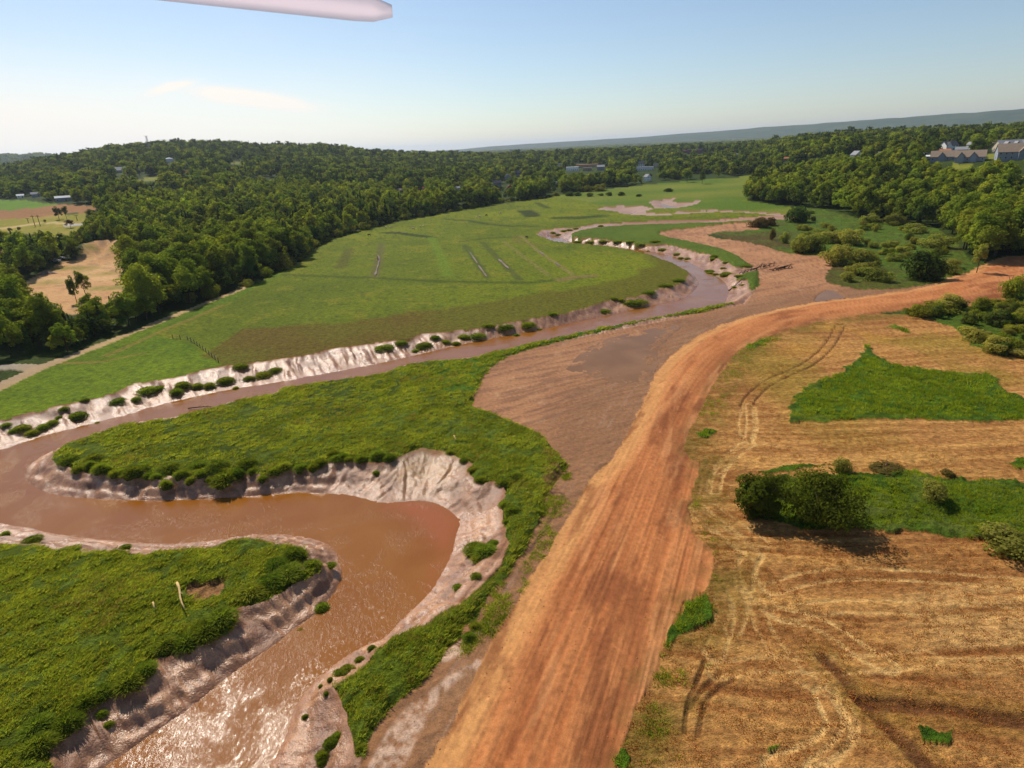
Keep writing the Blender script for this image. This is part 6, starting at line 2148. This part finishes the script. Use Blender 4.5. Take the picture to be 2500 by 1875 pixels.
    m.add(vs_, [(j * n + k, j * n + (k + 1) % n, (j + 1) * n + (k + 1) % n, (j + 1) * n + k) for j in range(kx - 1) for k in range(n)])
    tag(m.build('gravel_heap', gm, None, (X_, Y_, Z_)), 'grey-brown heap of gravel at the side of the pit', 'heap')
    # parked vehicles at the pit entrance
    tyre = plain_mat('tyre', C(40, 40, 42), .9, .1, .05)
    for (x, y, pc, lab, van) in ((915, 985, C(236, 236, 236), 'white van parked under the trees at the pit', True), (850, 1030, C(196, 198, 202), 'silver car parked beside the pit entrance', False), (765, 1058, C(226, 226, 226), 'small white car parked behind the silver one', False)):
        X_, Y_, Z_ = spot('Y1', x, y)
        r = tag(empty('parked_van' if van else 'parked_car', (X_, Y_, Z_ + .3), random.uniform(-.3, .3)), lab, 'van' if van else 'car')
        paint = plain_mat('car_paint', pc, .35, .5, .03)
        L_, Wd, top = (5.2, 1.95, 2.1) if van else (4.4, 1.8, 1.45)
        hl = L_ / 2
        prof = [(-hl, .35), (-hl, .95), (-hl + .2, top if van else 1.0), (-hl + (.1 if van else .9), top), (hl * .25, top), (hl * .55, 1.05), (hl, .85), (hl, .35)]
        n = len(prof)
        m = MB().add([(px, -Wd / 2, pz) for px, pz in prof] + [(px, Wd / 2, pz) for px, pz in prof], [tuple(range(n)), tuple(range(2 * n - 1, n - 1, -1))] + [(k, k + n, (k + 1) % n + n, (k + 1) % n) for k in range(n)])
        m.build('body', paint, r)
        for s in (-1, 1):
            y0, y1 = sorted((s * (Wd / 2 + .004), s * (Wd / 2 + .02)))
            MB().box(-hl * .55, hl * .3, y0, y1, 1.0, top - .15).build('side_window', GLASS, r)
            for px in (-hl * .6, hl * .62):
                MB().tube([(px, s * (Wd / 2 - .18), .34), (px, s * (Wd / 2 + .03), .34)], .34, 12).build('wheel', tyre, r)


details()


def ridge():
    # the long mountain across the valley
    pxs = np.linspace(700, 2900, 160)
    prof = np.interp(pxs, [700, 980, 1105, 1268, 1451, 1600, 1844, 2007, 2129, 2292, 2500, 2900], [-9, -3, 1, 6, 8, 11, 17, 20, 22, 24, 26, 28])
    dist = np.interp(pxs, [700, 2900], [14500, 9800])
    prof = prof + (np.array([vn(np.array([p / 45]), np.array([0.5]), 5)[0] for p in pxs]) - .5) * 2.2
    rows = 16
    V, F = [], []
    for j in range(rows):
        t = j / (rows - 1)
        for p, q, D in zip(pxs, prof, dist):
            a = az_px(p)
            top = CAM_H + D * (q / FOC * .93)
            back = (t - .62) / .62 * 2200
            hgt = top * (1 - ((t - .62) / .62) ** 2) if t < .62 else top * (1 - ((t - .62) / .38) ** 2 * .6)
            rr = D + back
            g = vn(np.array([p / 30]), np.array([t * 5]), 9)[0]
            V.append((rr * math.sin(a), rr * math.cos(a), max(hgt, -40) * (1 + (g - .5) * .12 * (1 - t)) - 6))
    n = len(pxs)
    for j in range(rows - 1):
        for i in range(n - 1):
            F.append((j * n + i, j * n + i + 1, (j + 1) * n + i + 1, (j + 1) * n + i))
    me = bpy.data.meshes.new('mountain_ridge')
    me.from_pydata(V, [], F)
    m, t, out = new_mat('ridge_forest')
    L = t.links.new
    b = N(t, 'ShaderNodeBsdfDiffuse')
    tc = N(t, 'ShaderNodeTexCoord')
    nz = N(t, 'ShaderNodeTexNoise', ins={'Scale': .004, 'Detail': 8.0, 'Roughness': .65})
    L(tc.outputs['Object'], nz.inputs['Vector'])
    cr = N(t, 'ShaderNodeValToRGB')
    cr.color_ramp.elements[0].position = .35
    cr.color_ramp.elements[0].color = (*C(40, 58, 26), 1)
    cr.color_ramp.elements[1].position = .7
    cr.color_ramp.elements[1].color = (*C(78, 92, 42), 1)
    L(nz.outputs['Fac'], cr.inputs[0])
    L(cr.outputs[0], b.inputs[0])
    L(b.outputs[0], out.inputs[0])
    me.materials.append(m)
    me.polygons.foreach_set('use_smooth', np.ones(len(F), bool))
    o = link('mountain_ridge', me)
    o['kind'] = 'structure'


ridge()


def propeller():
    """the aircraft's own blade, hanging just above the lens"""
    plast = plain_mat('blade_plastic', C(236, 206, 206), .6, .2, .02)
    t = plast.node_tree
    b = [n for n in t.nodes if n.type == 'BSDF_PRINCIPLED'][0]
    tr = N(t, 'ShaderNodeBsdfTranslucent')
    tr.inputs[0].default_value = (.85, .68, .69, 1)
    ms = N(t, 'ShaderNodeMixShader')
    ms.inputs[0].default_value = .75
    t.links.new(b.outputs[0], ms.inputs[1])
    t.links.new(tr.outputs[0], ms.inputs[2])
    out = [n for n in t.nodes if n.type == 'OUTPUT_MATERIAL'][0]
    tp = N(t, 'ShaderNodeBsdfTransparent')
    m2 = N(t, 'ShaderNodeMixShader')
    m2.inputs[0].default_value = .5
    t.links.new(ms.outputs[0], m2.inputs[1])
    t.links.new(tp.outputs[0], m2.inputs[2])
    t.links.new(m2.outputs[0], out.inputs[0])
    D = .28
    P = lambda px, py, d=D: np.array([0, 0, CAM_H]) + ray(px, py) * d
    hub = P(120, -66, D)
    tip = P(938, 42, D)
    root = tag(empty('drone_propeller', hub), 'pale pink propeller blade of the drone against the sky', 'propeller')
    ax = unit((tip - hub)[None])[0]
    view = unit(ray(640, 0)[None])[0]
    ch = unit(np.cross(ax, view)[None])[0]
    if ch[2] < 0:
        ch = -ch
    nn = np.cross(ax, ch)
    chd = unit((ch * .92 + nn * .38)[None])[0]
    nd = np.cross(ax, chd)
    L_ = np.linalg.norm(tip - hub)
    for s, nm in ((1, 'blade'), (-1, 'blade')):
        m = MB()
        K = 18
        vs_ = []
        for i in range(K):
            t_ = i / (K - 1)
            c = .0054 * (.5 + .75 * ss(0, .25, t_)) * (1 - .12 * t_) * (1 if t_ < .93 else 1 - (t_ - .93) / .07 * .55)
            o = ax * s * (t_ * L_ + .004)
            for u, v in ((-1, 0), (-.3, .07), (1, 0), (-.3, -.05)):
                vs_.append(o + chd * c * u * s + nd * c * v * 1.6 + chd * (.003 * t_ * s))
        m.add(vs_, [(i * 4 + k, i * 4 + (k + 1) % 4, (i + 1) * 4 + (k + 1) % 4, (i + 1) * 4 + k) for i in range(K - 1) for k in range(4)] + [(3, 2, 1, 0), tuple(range(4 * K - 4, 4 * K))])
        m.build(nm, plast, root, smooth=True)
    MB().tube([(0, 0, -.006), (0, 0, .006)], .009, 14).build('hub', plast, root)


propeller()


def haze():
    m, t, out = new_mat('haze_air')
    v = N(t, 'ShaderNodeVolumePrincipled')
    v.inputs['Color'].default_value = (.72, .84, 1.0, 1)
    v.inputs['Density'].default_value = 4.5e-5
    v.inputs['Anisotropy'].default_value = .35
    t.links.new(v.outputs[0], out.inputs['Volume'])
    o = MB().box(-24000, 24000, -800, 36000, -60, 320).build('haze', m)
    tag(o, 'pale haze over the valley', 'haze', None, 'stuff')


haze()
